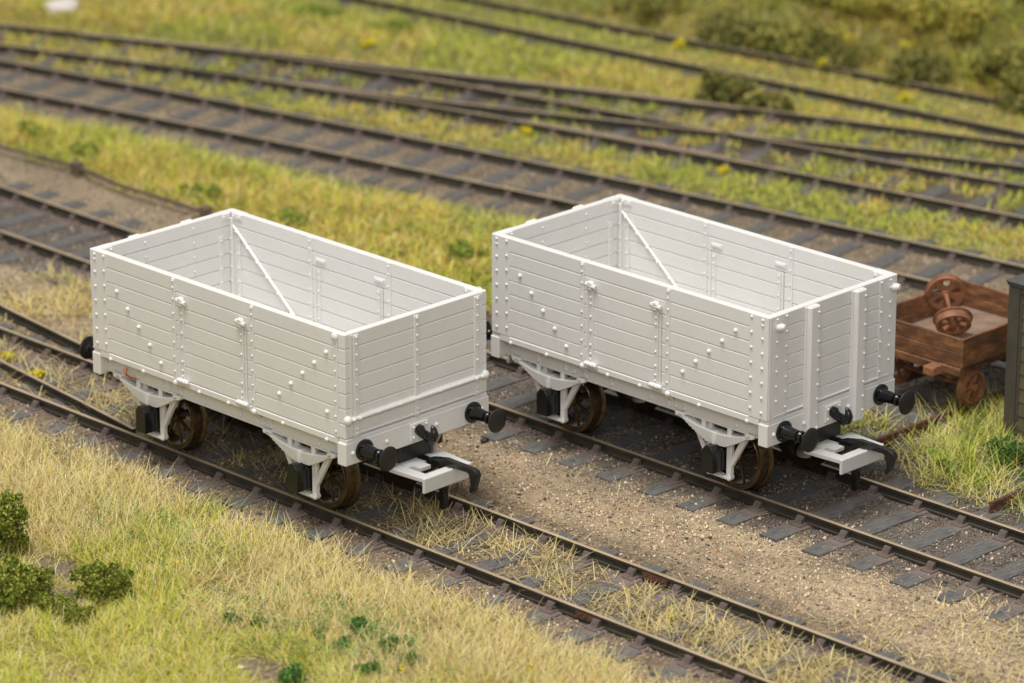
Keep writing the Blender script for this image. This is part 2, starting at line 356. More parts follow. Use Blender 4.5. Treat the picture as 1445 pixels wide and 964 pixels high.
rail_obj(TA2[::-1], tA, 'switch_rail', ZR+.001)
rail_obj(np.array([(-24, 4.9), (-18, 3.3), (-10.26, 1.70), (-7.44, 1.36), (-5.6, 1.13)])+(DX, DY), tA, 'switch_rail', ZR+.001)
for (a, b_) in ((8.0, HG), (8.35, -HG)):
    q = MB(); y = -.03+b_
    for s in (-1, 1): q.box(a-.28, a+.28, y+s*.02, y+s*.048, ZR-.15, ZR-.058, .006)
    for k in (-.2, -.07, .07, .2): q.rivet((a+k, y-.048, ZR-.1), (0, -1, 0), .022, .03, 6)
    q.build('fishplate', M['rust'], tA)
tB = tag(empty('railway_track', (0, 5.67, 0)), 'second track from the front, with bare slate grey sleepers, carrying the farther wagon', 'track', 'railway tracks')
tB.location = (0, 0, 0)
rail_obj(offset(lineB, -HG), tB); rail_obj(offset(lineB, HG), tB); lay(tB, lineB, .965, .395, out, length=3.8)
tC = tag(empty('railway_track'), 'curving track with dark sleepers and brown ballast, first one behind both wagons', 'track', 'railway tracks')
rail_obj(offset(lineC, -HG), tC); rail_obj(offset(lineC, HG), tC); lay(tC, lineC, 1.10, .3, out)
tD = tag(empty('railway_turnout'), 'turnout where four blurred rails fan apart to the right behind the curving track', 'turnout')
for p in (rD1, rD3, rD2, rD4): rail_obj(p, tD)
rail_obj(rD3[(rD3[:, 0] > -19.6) & (rD3[:, 0] < -9)]-(0, .12), tD, 'check_rail'); rail_obj(rD1[(rD1[:, 0] > -12.3) & (rD1[:, 0] < -6.6)]+(0, .13), tD, 'check_rail')
mid = np.stack([rD1[:, 0], rD1[:, 1]+.9], 1)
def dlen(x):
    return 3.6
s_ = -32.
k_ = 0
while s_ < 1:
    a = float(np.interp(s_, rD1[:, 0], rD1[:, 1])); a2 = float(np.interp(s_+.3, rD1[:, 0], rD1[:, 1])); ang = math.atan2(a2-a, .3)
    nxv, nyv = -math.sin(ang), math.cos(ang)
    # walk along the normal until the last rail is met
    tt = np.linspace(.8, 5.5, 95); P = np.array([s_, a])+tt[:, None]*np.array([nxv, nyv])
    top = np.interp(P[:, 0], rD3[:, 0], rD3[:, 1]); hit = tt[np.argmax(P[:, 1] > top)]
    rl = [0.]
    if s_ > -18: 
        h2 = tt[np.argmax(P[:, 1] > np.interp(P[:, 0], rD2[:, 0], rD2[:, 1]))]; rl.append(h2)
    if hit < 4.2: rl.append(hit); L_ = hit
    else: L_ = h2
    if not out(s_, a+1.5):
        o = bpy.data.objects.new('sleeper', SLM[k_ % 6]); COL.objects.link(o); o.parent = tD; o.scale = (1, (L_+1.6)/3.6, 1)
        o.location = (s_+nxv*L_/2, a+nyv*L_/2, 0); o.rotation_euler = (0, 0, ang)
        for q in rl:
            c = bpy.data.objects.new('chair', CHM); COL.objects.link(c); c.parent = o; c.location = (0, (q-L_/2)/o.scale.y, 0); c.scale = (1, 1/o.scale.y, 1)
        if hit >= 4.2:
            cx, cy = s_+nxv*(hit-.95), a+nyv*(hit-.95)
            o = bpy.data.objects.new('sleeper', SLM[k_ % 6]); COL.objects.link(o); o.parent = tD; o.scale = (1, .9, 1); o.location = (cx+.4, cy, .0); o.rotation_euler = (0, 0, ang+.12)
    s_ += 1.15*math.cos(ang); k_ += 1
tE = tag(empty('railway_track'), 'overgrown far track with sleepers lost in grass, farthest one, along the bank', 'track', 'railway tracks')
rail_obj(rE1, tE); rail_obj(rE2, tE); lay(tE, lineE, 1.2, .3, out, chairs=False, length=2.3)
tG = tag(empty('narrow_siding'), 'short narrow gauge siding with rusty brown rails, under the rusty truck', 'track', 'narrow sidings')
rail_obj(offset(lineG, -HG), tG, rusty=True); rail_obj(offset(lineG, HG), tG, rusty=True); lay(tG, lineG, 1.15, .55, lambda x, y: out(x, y))
tK = tag(empty('narrow_siding'), 'rusty rail siding cut off by the right picture edge, below the olive hut', 'track', 'narrow sidings')
rail_obj(offset(lineK, -HG), tK, rusty=True); rail_obj(offset(lineK, HG), tK, rusty=True); lay(tK, lineK, 1.15, .9, lambda x, y: out(x, y))
# ---------------------------------------------------------------- open wagon
HL, HW, ZT, ZB, ZH = 3.30, 1.664, 3.593, 1.735, 1.262
PH = (ZT-ZB)/7
def plank_row(b, i, x0, x1, w0=-.13, w1=0., bev=.015):
    z1 = ZT-i*PH; z0 = z1-PH+.004
    b.box(x0, x1, w0, w1, z0, z1, bev)
def make_wagon(loc, rz, label, right_end):
    R = tag(empty('open_wagon', loc, rz), label, 'wagon', 'white open wagons')
    Wm = M['white']
    fl = MB(); fl.box(-HL+.1, HL-.1, -HW+.1, HW-.1, 1.70, 1.78); 
    for k in range(22): fl.box(-HL+.15+k*.295, -HL+.15+k*.295+.28, -HW+.14, HW-.14, 1.78, 1.80, .006)
    fl.build('floor', Wm, R)
    for s in (-1, 1):
        xf = lambda a, w_, z, s=s: (a, s*(HW+w_), z); o = (0, s, 0)
        b = MB(xf); DL, DR = -.92, .84
        for i in range(7):
            if i < 2: plank_row(b, i, -HL, HL)
            else: plank_row(b, i, -HL, DL, bev=.014); plank_row(b, i, DR, HL, bev=.014)
        b.box(-HL+.02, DL, -.10, -.03, ZB, ZT-.02); b.box(DR, HL-.02, -.10, -.03, ZB, ZT-.02)
        ps = [(-HL, -2.87, True)] + ([(2.87, HL, True)] if right_end == 'post' else [])
        rv = b         # bolts belong to the wall
        Yo = lambda w_: s*(HW+w_)
        def riv(x, z, w_=.0, rad=.030, h=.030):
            sv, b.xf = b.xf, None; b.rivet((x, Yo(w_), z), (0, s, 0), rad, h); b.xf = sv
        # diagonal bolts
        for k in range(5): riv(-2.60+.29*k, 2.955-.262*k, 0, .042, .05)
        for k in range(5): riv((2.86 if right_end == 'door' else 2.55)-.30*k, 3.19-.262*k, 0, .042, .05)
        if right_end == 'door': riv(2.86, 2.13, 0, .042, .05)
        bw = b
        bw.build('side_wall', Wm, R)
        for x0, x1, _ in ps:
            c = MB(xf); c.box(x0, x1, -.005, .020, ZB+.005, ZT-.004, .006); c.xf = None
            mx = x0 < 0; xa = x0+.13 if mx else x1-.13; xb = x1-.05 if mx else x0+.05
            for k, z in enumerate([ZT-.07, ZT-.16]+[ZT-.40-.266*j for j in range(6)]): c.rivet((xa, Yo(.02), z), o, .030, .028)
            for j in range(7): c.rivet((xb, Yo(.02), ZT-.06-.272*j), o, .030, .028)
            # return flange on the end
            e = -1 if mx else 1
            c.box(min(e*HL, e*(HL+.018)), max(e*HL, e*(HL+.018)), min(s*HW, s*(HW-.46)), max(s*HW, s*(HW-.46)), ZB+.005, ZT-.004, .005)
            for j in range(7): c.rivet((e*(HL+.018), s*(HW-.42), ZT-.06-.272*j), (e, 0, 0), .028, .026)
            for z in [ZT-.07, ZT-.20]+[ZT-.47-.266*j for j in range(5)]: c.rivet((e*(HL+.018), s*(HW-.18), z), (e, 0, 0), .028, .026)
            c.build('corner_plate', Wm, R)
        # outside straps
        def strap(x, wd, z0, z1, zs, inner=False):
            c = MB(xf)
            if inner: c.box(x-wd/2, x+wd/2, -.150, -.125, z0, z1, .006)
            else: c.box(x-wd/2, x+wd/2, -.005, .024, z0, z1, .006)
            c.xf = None
            for z in zs: c.rivet((x, Yo(-.150 if inner else .024), z), (0, -s if inner else s, 0), .024, .024, 6)
            return c
        zsf = [ZT-.07, ZT-.19]+[ZT-.40-.266*j for j in range(6)]
        for x in (-1.05, 1.0):
            c = strap(x, .085, 1.64, ZT-.03, zsf); c.rivet((x+.03, Yo(.03), 1.66), o, .055, .05)
            c.tube([(x, Yo(.02), 1.62), (x, Yo(-.08), 1.56), (x, Yo(-.14), 1.50)], .03, 6)
            c.build('strap', Wm, R)
            strap(x, .10, 1.80, ZT-.01, [ZT-.08, ZT-.22]+[ZT-.45-.266*j for j in range(5)], True).build('strap', Wm, R)
        if right_end == 'door':
            c = strap(3.09, .09, ZB+.01, ZT-.04, [ZT-.15-.266*j for j in range(7)]); c.rivet((3.085, Yo(.02), ZT-.07), o, .075, .05, 12); c.build('strap', Wm, R)
        # inside: corner straps and diagonal brace
        for q in (-1, 1):
            c = MB(xf); B3 = lambda x0, x1, *k: c.box(*sorted((q*x0, q*x1)), *k)
            B3(2.93, 3.03, -.158, -.125, 1.8, ZT-.42, .006); B3(3.02, 3.10, -.14, -.125, 1.8, ZT-.42, .004); B3(3.09, 3.165, -.20, -.125, 1.8, ZT-.10, .01); B3(2.88, 3.15, -.15, -.125, ZT-.13, ZT-.02, .006)
            c.xf = None
            for x in (2.98, 3.13):
                for j in range(5): c.rivet((q*x, Yo(-.158 if x < 3.1 else -.2), ZT-.5-.266*j), (0, -s, 0), .024, .022, 6)
            for x in (2.95, 3.1): c.rivet((q*x, Yo(-.15), ZT-.07), (0, -s, 0), .03, .03, 6)
            c.build('inner_corner_iron', Wm, R)
        c = MB(); a = Vector((-3.1, Yo(-.16), 3.34)); bb = Vector((-1.25, Yo(-.16), 1.80))
        c.tube([a, bb], .030, 8)
        for k in (.06, .22, .36, .5, .66, .85): c.rivet(a.lerp(bb, k)+Vector((0, -s*.03, 0)), (0, -s, 0), .03, .03, 6)
        c.build('diagonal_brace', Wm, R)
        # side door
        d = MB(xf)
        for i in range(2, 7): plank_row(d, i, DL+.007, DR-.007, -.13, .0, .014)
        d.box(DL+.003, DR-.003, -.10, -.03, ZB, ZT-2*PH-.01)
        for x in (-.83, .73):
            d.box(x-.045, x+.045, -.005, .026, ZB-.02, ZT-2*PH+.05, .006); d.box(x-.045, x+.045, -.148, -.125, 1.8, ZT-2*PH-.03, .006)
            xs = x-.085 if x < 0 else x+.085
            d.box(xs-.02, xs+.02, -.003, .012, ZB+.02, ZT-2*PH-.02, .004); d.box(xs-.02, xs+.02, -.142, -.125, ZB+.05, ZT-2*PH-.03, .004)
        d.xf = None
        for x in (-.83, .73):
            for z in [2.98, 2.86]+[2.62-.262*j for j in range(3)]+[1.93, 1.83]:
                d.rivet((x, Yo(.026), z), o, .026, .026, 6); d.rivet((x, Yo(-.148), z), (0, -s, 0), .024, .022, 6)
        D = d.build('door', Wm, R)
        for x in (-.83, .73):
            c = MB()
            c.box(x-.05, x+.05, min(Yo(.0), Yo(.09)), max(Yo(0), Yo(.09)), 3.16, 3.28, .02)
            for dx, dz in ((-.085, 0), (.085, -.02), (0, .03), (.0, -.07), (.04, .02)): c.rivet((x+dx, Yo(.03), 3.21+dz), o, .042, .055)
            c.tube([(x-.1, Yo(.05), 3.215), (x+.13, Yo(.05), 3.185)], .04, 8)
            xi = x+(.06 if x < 0 else .03)
            c.box(xi-.14, xi+.14, min(Yo(-.148), Yo(-.125)), max(Yo(-.148), Yo(-.125)), 3.145, 3.245, .010); c.box(xi-.11, xi+.11, min(Yo(-.165), Yo(-.14)), max(Yo(-.165), Yo(-.14)), 3.165, 3.225, .012)
            c.build('latch', Wm, D)
            c = MB(); zz = ZB-.0
            c.tube([(x-.09, Yo(.05), zz), (x+.16, Yo(.05), zz)], .05, 8)
            for dx in (-.08, -.02, .05, .14): c.rivet((x+dx, Yo(.06), zz+.01), o, .045, .05)
            c.build('hinge', Wm, D)
        # curb rail and solebar
        c = MB(xf); c.box(-HL+.19, HL-.19, -.10, .014, 1.615, ZB-.004, .012); c.xf = None
        for x in (-2.82, -1.92, -.42, .35, 1.75, 2.85): c.rivet((x, Yo(.012), 1.635), o, .036, .038)
        c.build('curb_rail', Wm, R)
        c = MB(xf); c.box(-HL+.16, HL-.16, -.26, -.17, 1.31, 1.62, .01); c.box(-HL+.16, HL-.16, -.26, -.145, 1.30, 1.335, .01); c.xf = None
        for x in (-2.98, -2.86, 2.74, 2.86):
            for z in (1.40, 1.50): c.rivet((x-(.06 if z > 1.45 else 0), Yo(-.17), z), o, .026, .025, 6)
        for x in (-2.30, -1.62, -1.42, -.5, .45, 1.05, 1.25, 2.45):
            c.tube([(x, Yo(-.165), 1.60), (x+.01, Yo(-.16), 1.45), (x+.02, Yo(-.15), 1.40)], .016, 6); c.rivet((x+.02, Yo(-.165), 1.40), o, .032, .045, 6)
        for x in (-1.15, .85): c.tube([(x-.06, Yo(-.16), 1.60), (x+.07, Yo(-.155), 1.36)], .018, 6)
        c.build('solebar', Wm, R)
        # springs, axle guards and boxes
        for xc in (-2.0, 2.0):
            c = MB(); n = 14; lay_ = 9
            for k in range(lay_):
                hl = .82-.072*k; pts = []
                for i in range(n+1):
                    t = -1+2*i/n; x = xc+t*hl; z = 1.165+.13*(t*hl/.80)**2-.025*k; pts.append((x, z))
                top = pts; bot = [(x, z-.027) for x, z in reversed(pts)]
                c.prism(top+bot, 'y', min(Yo(-.32), Yo(-.10))+.004*k, max(Yo(-.32), Yo(-.10))-.004*k)
            c.box(xc-.05, xc+.05, min(Yo(-.31), Yo(-.085)), max(Yo(-.31), Yo(-.05)), .93, 1.18, .01)
            for e in (-1, 1):
                c.prism([(xc+e*.93, 1.335), (xc+e*.90, 1.27), (xc+e*.76, 1.235), (xc+e*.70, 1.30), (xc+e*.74, 1.335)], 'y', min(Yo(-.28), Yo(-.10)), max(Yo(-.28), Yo(-.10)))
                c.tube([(xc+e*.86, Yo(-.30), 1.30), (xc+e*.86, Yo(-.085), 1.30)], .042, 8)
            for e in (-1, 1): c.tube([(xc+e*.30, Yo(-.18), 1.10), (xc+e*.30, Yo(-.18), 1.32)], .05, 6)
            c.build('leaf_spring', Wm, R, bevel=.006)
            c = MB(); ya, yb = sorted((Yo(-.32), Yo(-.24)))
            for e in (-1, 1):
                c.box(*sorted((xc+e*.17, xc+e*.29)), ya, yb, .34, 1.32, .008)
                c.prism([(xc+e*.60, 1.30), (xc+e*.72, 1.30), (xc+e*.27, .52), (xc+e*.27, .70)], 'y', ya, yb)
                c.tube([(xc+e*.23, ya-.01, .355), (xc+e*.23, yb+.02, .355)], .06, 8)
            c.box(xc-.28, xc+.28, ya-.02, yb+.02, .31, .37, .01)
            c.prism([(xc-.26, .36), (xc-.12, .42), (xc+.1, .37)], 'y', ya, yb)
            c.build('axle_guard', Wm, R, bevel=.008)
            c = MB(); ya, yb = Yo(-.30), Yo(.06)
            hexp = [(-.13, .47), (.13, .47), (.13, .86), (.055, .96), (-.055, .96), (-.13, .86)]
            c.prism([(xc+p, q) for p, q in hexp], 'y', *sorted((Yo(-.16), yb)))
            c.prism([(xc+p*1.12, .70+(q-.70)*.95) for p, q in hexp], 'y', *sorted((ya, Yo(-.165))))
            c.build('axlebox', M['black'], R, bevel=.007)
    # ends
    for e in (-1, 1):
        kind = 'post' if e < 0 else right_end
        xf = lambda a, w_, z, e=e: (e*(HL+w_), a, z)
        b = MB(xf); hw = HW-.148
        for i in range(7): plank_row(b, i, -hw, hw)
        b.box(-hw+.01, hw-.01, -.10, -.03, ZB, ZT-.02)
        b.xf = None; nI = (-e, 0, 0)
        for y in (-.52, .62):      # bolts of the outer posts show inside
            for j in range(6): b.rivet((e*(HL-.13), y, ZT-.13-.272*j), nI, .028, .028, 6)
        for y in (-1.25, 1.25):
            xa, xb = sorted((e*(HL-.155), e*(HL-.125))); b.box(xa, xb, y-.05, y+.05, 1.8, ZT-.42, .006)
            for j in range(5): b.rivet((e*(HL-.155), y, ZT-.5-.266*j), nI, .024, .022, 6)
            b.box(*sorted((e*(HL-.15), e*(HL-.125))), min(y*1.03, y*1.19), max(y*1.03, y*1.19), ZT-.13, ZT-.02, .006)
            b.rivet((e*(HL-.15), y*1.06, ZT-.07), nI, .03, .03, 6)
        b.build('end_wall', Wm, R)
        if kind == 'door':
            for y, wd in ((-1.42, .12), (-.02, .10), (1.41, .12)):
                c = MB(xf); c.box(y-wd/2, y+wd/2, -.005, .026, ZB+.01, ZT-.05, .006)
                if abs(y) > 1: c.box(y+(-.13 if y < 0 else .07), y+(-.07 if y < 0 else .13), -.003, .012, ZB+.01, ZT-.03, .004)
                c.xf = None
                for z in [ZT-.09, ZT-.21]+[ZT-.40-.266*j for j in range(4)]+[2.0, 1.88, 1.80]: c.rivet((HL+.026, y, z), (1, 0, 0), .026, .024, 6)
                c.build('strap', Wm, R)
            c = MB(); c.tube([(HL+.03, -1.58, 2.07), (HL+.03, 1.6, 2.07)], .036, 8)
            for y in (-1.62, 1.6): c.rivet((HL, y, 2.07), (1, 0, 0), .085, .09, 10)
            for y in (-1.52, -1.38, 1.36, 1.5): c.rivet((HL+.04, y, 2.07), (1, 0, 0), .045, .055, 8)
            for y in (-.95, -.45, .5, .95): c.rivet((HL+.06, y, 2.07), (1, 0, 0), .026, .022, 6)
            c.box(HL, HL+.028, -1.5, 1.5, 2.02, 2.12, .006)
            c.build('door_bar', Wm, R)
        else:
            for y in (-.60, .62):
                c = MB(xf)
                c.box(y-.13, y+.13, -.01, .12, ZH-.09, ZT-.015, .028); c.box(y-.165, y+.14, -.005, .03, ZH-.02, ZT-.03, .01)
                c.xf = None
                for z in [ZT-.14-.262*j for j in range(8)]+[1.36]: c.rivet((e*(HL+.12), y+.075, z), (e, 0, 0), .028, .026, 6)
                c.build('end_post', Wm, R)
            for y in (-1.44, 1.57):
                c = MB(); c.tube([(e*(HL+.0), y-.02, ZT-.22), (e*(HL+.04), y-.02, ZT-.215), (e*(HL+.09), y, ZT-.20), (e*(HL+.14), y+.02, ZT-.19), (e*(HL+.15), y+.02, ZT-.19)], [.06, .07, .068, .048, .015], 12)
                c.build('lamp_bracket', Wm, R, bevel=.015)
        c = MB(); c.box(*sorted((e*(HL-.185), e*(HL+.024))), -HW-.03, HW+.03, ZH, 1.665, .014); c.box(*sorted((e*(HL-.18), e*(HL+.016))), -HW+.005, HW-.005, 1.64, ZB-.004, .01)
        for y in (-1.53, -.75, .42, 1.50): c.rivet((e*(HL+.024), y, 1.47), (e, 0, 0), .042, .04)
        c.box(*sorted((e*(HL+.02), e*(HL+.055))), -.21, .21, 1.33, 1.63, .008)
        for y in (-.15, .15):
            for z in (1.39, 1.57): c.rivet((e*(HL+.055), y, z), (e, 0, 0), .03, .03, 6)
        c.build('headstock', Wm, R)
        for y in (-1.28, 1.28):
            x0 = e*(HL+.03); c = MB()
            c.lathe([(0, .19), (.035, .19), (.045, .17), (.05, .135), (.09, .122), (.30, .098), (.335, .098), (.34, .07), (.37, .07), (.375, .10), (.40, .112), (.44, .10), (.45, .07), (.56, .07)], (x0, y, 1.47), (e, 0, 0), 28)
            for k in range(4):
                a = math.pi/4+k*math.pi/2; c.rivet((x0+e*.045, y+.155*math.cos(a), 1.47+.155*math.sin(a)), (e, 0, 0), .028, .03, 6)
            Bf = c.build('buffer', M['black'], R)
            c = MB(); c.lathe([(.55, .07), (.575, .10), (.585, .20), (.60, .216), (.615, .214), (.632, .17), (.638, .08), (.64, .01)], (x0, y, 1.47), (e, 0, 0), 36)
            c.build('buffer_head', M['dull'], Bf)
        c = MB(); hx = lambda p, z, y=.06: (e*(HL+.05+p), y, z)
        c.tube([hx(-.02, 1.50, -.02), hx(.04, 1.50, -.02), hx(.08, 1.45, -.01), hx(.13, 1.39), hx(.20, 1.365), hx(.27, 1.40), hx(.30, 1.47), hx(.28, 1.56), hx(.23, 1.62)], [.10, .10, .08, .085, .095, .09, .075, .055, .015], 12)
        c.lathe([(0, .05), (.05, .05)], (e*(HL+.12), -.07, 1.50), (0, 1, 0), 10)
        c.build('draw_hook', M['black'], R)
        # tension lock coupling: top plate with a slot, folded front bar, black hook and dropper
        c = MB(lambda p, y, z, e=e: (e*p, y, z)); t0, t1 = .86, .925
        c.prism([(3.24, -.62), (4.0, -.56), (4.0, -.35), (3.24, -.38)], 'z', t0, t1); c.prism([(3.24, .40), (4.0, .37), (4.0, .56), (3.24, .62)], 'z', t0, t1)
        c.prism([(3.10, -.34), (3.44, -.3775), (3.44, .397), (3.10, .37)], 'z', t0, t1); c.box(3.86, 3.99, -.35, .37, t0, t1)
        c.box(3.44, 3.62, -.25, .0, t0, t1)
        c.box(3.985, 4.045, -.57, .57, .655, .94, .02)
        K = c.build('coupling', M['coupler'], R)
        c = MB(lambda p, y, z, e=e: (e*p, y, z))
        poly = [(3.40, .76), (3.40, .95), (3.52, 1.00), (3.86, 1.07), (4.50, 1.06), (4.60, 1.03), (4.635, .96), (4.54, .66), (4.50, .615), (4.45, .63), (4.44, .68), (4.48, .73), (4.47, .80), (4.43, .95), (4.38, .965), (3.90, .955), (3.80, .90), (3.62, .84), (3.52, .76)]
        c.prism(poly, 'y', .10, .21); c.box(3.2, 3.46, .06, .24, .72, .94, .01)
        c.build('coupling_hook', M['black'], K, bevel=.008, smooth=20)
        c = MB(lambda p, y, z, e=e: (e*p, y, z)); c.prism([(3.70, .90), (3.83, .90), (3.83, .18), (3.80, .11), (3.74, .10), (3.70, .16)], 'y', .10, .22)
        c.build('coupling_dropper', M['black'], K, bevel=.02)
        c = MB(lambda p, y, z, e=e: (e*p, y, z)); c.box(2.7, 3.2, -.35, .4, .92, 1.22, .01); c.build('coupling_mount', M['dull'], R)
    # running gear
    uf = MB(); uf.box(-2.9, 2.9, -1.2, 1.2, 1.5, 1.69); uf.box(-2.6, 2.6, -.75, -.60, 1.2, 1.5); uf.box(-2.6, 2.6, .60, .75, 1.2, 1.5); uf.build('underframe', M['dull'], R)
    RW = .62; zc = ZR+RW
    for xc in (-2., 2.):
        ax = MB(); ax.lathe([(-1.33, .03), (-1.2, .05), (1.2, .05), (1.33, .03)], (xc, 0, zc), (0, 1, 0), 12); ax.build('axle', M['wheel'], R)
        for s in (-1, 1):
            W_ = MB(); W_.lathe([(.74, .50), (.74, .665), (.765, .69), (.79, .675), (.81, .628), (.97, .615), (1.0, .60), (1.0, .575), (.985, .565), (.985, .535), (.995, .525), (.985, .50), (.74, .50)], (xc, 0, zc), (0, s, 0), 56, cap=False)
            wo = W_.build('wheel', M['wheel'], R, smooth=40)
            sp = MB(); y = s*.90
            sp.lathe([(.76, .12), (.98, .12), (1.0, .10), (1.03, .05)], (xc, 0, zc), (0, s, 0), 16)
            for k in range(8):
                a = 2*math.pi*(k+.35)/8
                sp.tube([(xc+.10*math.cos(a), y, zc+.10*math.sin(a)), (xc+.51*math.cos(a), y, zc+.51*math.sin(a))], [.036, .024], 8)
            sp.build('spokes', M['wheel'], wo)
    return R
wagA = make_wagon((0, 0, 0), 0, 'nearer white plank sided wagon, its flat end door crossed by a long bar', 'door')
wagB = make_wagon((4.4107, 5.6403, 0), .0012, 'farther white plank sided wagon with two thick upright posts on its end', 'post')
c = MB(); c.tube([(-2.62, -HW+.13, 1.46), (-2.58, -HW+.12, 1.37), (-2.45, -HW+.11, 1.345), (-2.30, -HW+.11, 1.36)], .022, 6); c.tube([(-2.62, -HW+.14, 1.47), (-2.60, -HW+.12, 1.40)], .03, 6)
c.build('copper_wire', M['copper'], wagA)
# ---------------------------------------------------------------- rusty truck with a wheelset lying in it
def spoked(b, c0, d, rad, wd, ns=5, fat=1.):
    d = Vector(d).normalized(); a = d.orthogonal().normalized(); cc = d.cross(a); c0 = Vector(c0)
    b.lathe([(-wd/2, rad*.80), (-wd/2, rad*1.06), (-wd/2+.03, rad*1.10), (-wd/2+.05, rad*1.0), (wd/2, rad*.97), (wd/2, rad*.80), (-wd/2, rad*.80)], c0, d, 40, cap=False)
    b.lathe([(-wd/2-.02, rad*.22), (wd/2+.03, rad*.22), (wd/2+.04, rad*.10)], c0, d, 16)
    for k in range(ns):
        an = 2*math.pi*(k+.25)/ns; e = a*math.cos(an)+cc*math.sin(an); t = d.cross(e)
        vs = []; fk = fat*rad/.36
        for rr, hw in ((rad*.16, .045*fk), (rad*.50, .055*fk), (rad*.84, .13*fk)):
            for q, z in ((-hw, -.03), (hw, -.03), (hw, .03), (-hw, .03)): vs.append(c0+e*rr+t*q+d*z)
        fs = [[0, 1, 2, 3], [8, 9, 10, 11]]
        for j in (0, 4):
            for i in range(4): fs.append([j+i, j+(i+1) % 4, j+4+(i+1) % 4, j+4+i])
        b.add(vs, fs)
T = tag(empty('rusty_truck', (5.78, 11.65, 0)), 'low open rusty brown plank truck on spoked wheels, half hidden by the olive hut', 'truck')
tx0, tx1, ty0, ty1, tz0, tz1 = -1.10, 1.10, -1.36, 1.36, .86, 1.42
def tbox(name, x0, x1, y0, y1):
    b = MB(); h = (tz1-tz0)/2
    for k in range(2): b.box(x0, x1, y0, y1, tz0+k*h+.003, tz0+(k+1)*h, .012)
    b.box(x0+.01, x1-.01, y0+.01, y1-.01, tz0+.02, tz1-.03)
    return b.build(name, M['rusty'], T)
tbox('side_board', tx1-.06, tx1, ty0, ty1); tbox('side_board', tx0, tx0+.06, ty0, ty1)
tbox('end_board', tx0+.062, tx1-.062, ty0, ty0+.06); tbox('end_board', tx0+.062, tx1-.062, ty1-.06, ty1)
b = MB()
for k in range(9): b.box(tx0+.065+k*.23, tx0+.065+k*.23+.225, ty0+.065, ty1-.065, .86, .93, .006)
b.build('floor', M['dusty'], T)
b = MB(); b.box(tx0+.08, tx1-.02, ty0-.04, ty0+.10, .70, .855, .01); b.box(-.85, -.70, ty0, ty1, .60, .85, .01); b.box(.70, .85, ty0, ty1, .60, .85, .01); b.build('chassis', M['rusty'], T, bevel=.008)
b = MB(); b.box(.42, .66, ty0-.30, ty0+.05, .66, .84, .02); b.build('buffer_block', M['rustmetal'], T, bevel=.01)
for y in (-.75, .85):
    for s in (-1, 1):
        b = MB(); spoked(b, (s*.86, y, ZR+.34), (s, 0, 0), .33, .16, 6, .45); b.build('wheel', M['rustmetal'], T)
    b = MB(); b.lathe([(-.8, .05), (.8, .05)], (0, y, ZR+.34), (1, 0, 0), 10); b.build('axle', M['rustmetal'], T)
P2 = Vector((5.78, 11.38, 1.24)); P1 = Vector((5.0, 12.10, 1.44)); dd = (P2-P1).normalized()
Ws = tag(empty('wheelset', P2), 'loose pair of rusty orange spoked wheels on an axle, lying inside the truck', 'wheelset')
nb = (dd+Vector((0, 0, -.12))).normalized()
b = MB(); b.lathe([(0, .05), ((P2-P1).length*.5, .035), ((P2-P1).length, .05)], P1-P2, dd, 12); b.build('axle', M['rustmetal'], Ws)
b = MB(); spoked(b, P1-P2, dd, .36, .10, 5); b.build('wheel', M['rustmetal'], Ws)
b = MB(); spoked(b, (0, 0, 0), (dd+Vector((.0, -.0, -.55))).normalized(), .34, .18, 6, .7); b.build('wheel', M['rustmetal'], Ws)
# ---------------------------------------------------------------- olive hut
Hh = tag(empty('hut', (7.78, 10.43, -.35)), 'olive brown plank hut with a dark felt roof, cut off by the right edge', 'hut')
b = MB(); hx, hy, hz = 3.2, 2.4, 3.02
n = 11
for k in range(n):
    z0 = .05+k*(hz-.1)/n; z1 = z0+(hz-.1)/n
    b.prism([(.02, z0), (.065, z0+.004), (.03, z1-.012), (.02, z1-.004)], 'x', .2, hx-.2) if False else None
    for (ax, pa, pb) in (('x', .22, hx-.02),):
        b.prism([(.05, z0), (.012, z0+.002), (.03, z1-.008), (.05, z1)], 'x', .26, hx-.02)
    b.prism([(hx-.05, z0), (hx-.012, z0+.002), (hx-.03, z1-.008), (hx-.05, z1)], 'y', .02, hy-.02)
b.box(.04, hx-.04, .04, hy-.04, 0, hz-.02)
b.build('wall', M['hut'], Hh, smooth=20)
b = MB(); b.box(0, .24, -.02, .06, 0, hz, .008); b.box(-.02, .06, .0, .24, 0, hz, .008); b.box(.24, .30, .0, .05, 0, hz-.12, .008); b.box(.24, hx, -.012, .05, hz-.12, hz, .008); b.build('corner_board', M['huttrim'], Hh)
b = MB(); b.box(-.03, hx+.06, -.04, hy+.06, hz, hz+.05, .008); b.box(-.05, hx+.1, -.06, hy+.1, hz+.052, hz+.095, .01); b.build('roof', M['roof'], Hh)
# ---------------------------------------------------------------- low barrier at left
bt = tag(empty('wire_barrier', (-16.46, 8.55, -.25)), 'low brown rod barrier on stubby square posts along the grass edge', 'barrier')
b = MB(); pts = [(-24, 8.35), (-21, 8.5), (-18.9, 8.44), (-16.46, 8.59), (-14.8, 8.44), (-13.01, 8.39), (-12.0, 8.45), (-9, 8.3)]
b.tube([(x+16.46, y-8.55, .28+.04*((i % 2))) for i, (x, y) in enumerate(pts)], .045, 8); b.build('rod', M['rod'], bt)
for x, y in ((-21, 8.5), (-16.46, 8.59), (-12.0, 8.45)):
    b = MB(); b.box(x+16.46-.11, x+16.46+.11, y-8.55-.11, y-8.55+.11, -.1, .42, .015); b.build('post', M['rod'], bt)
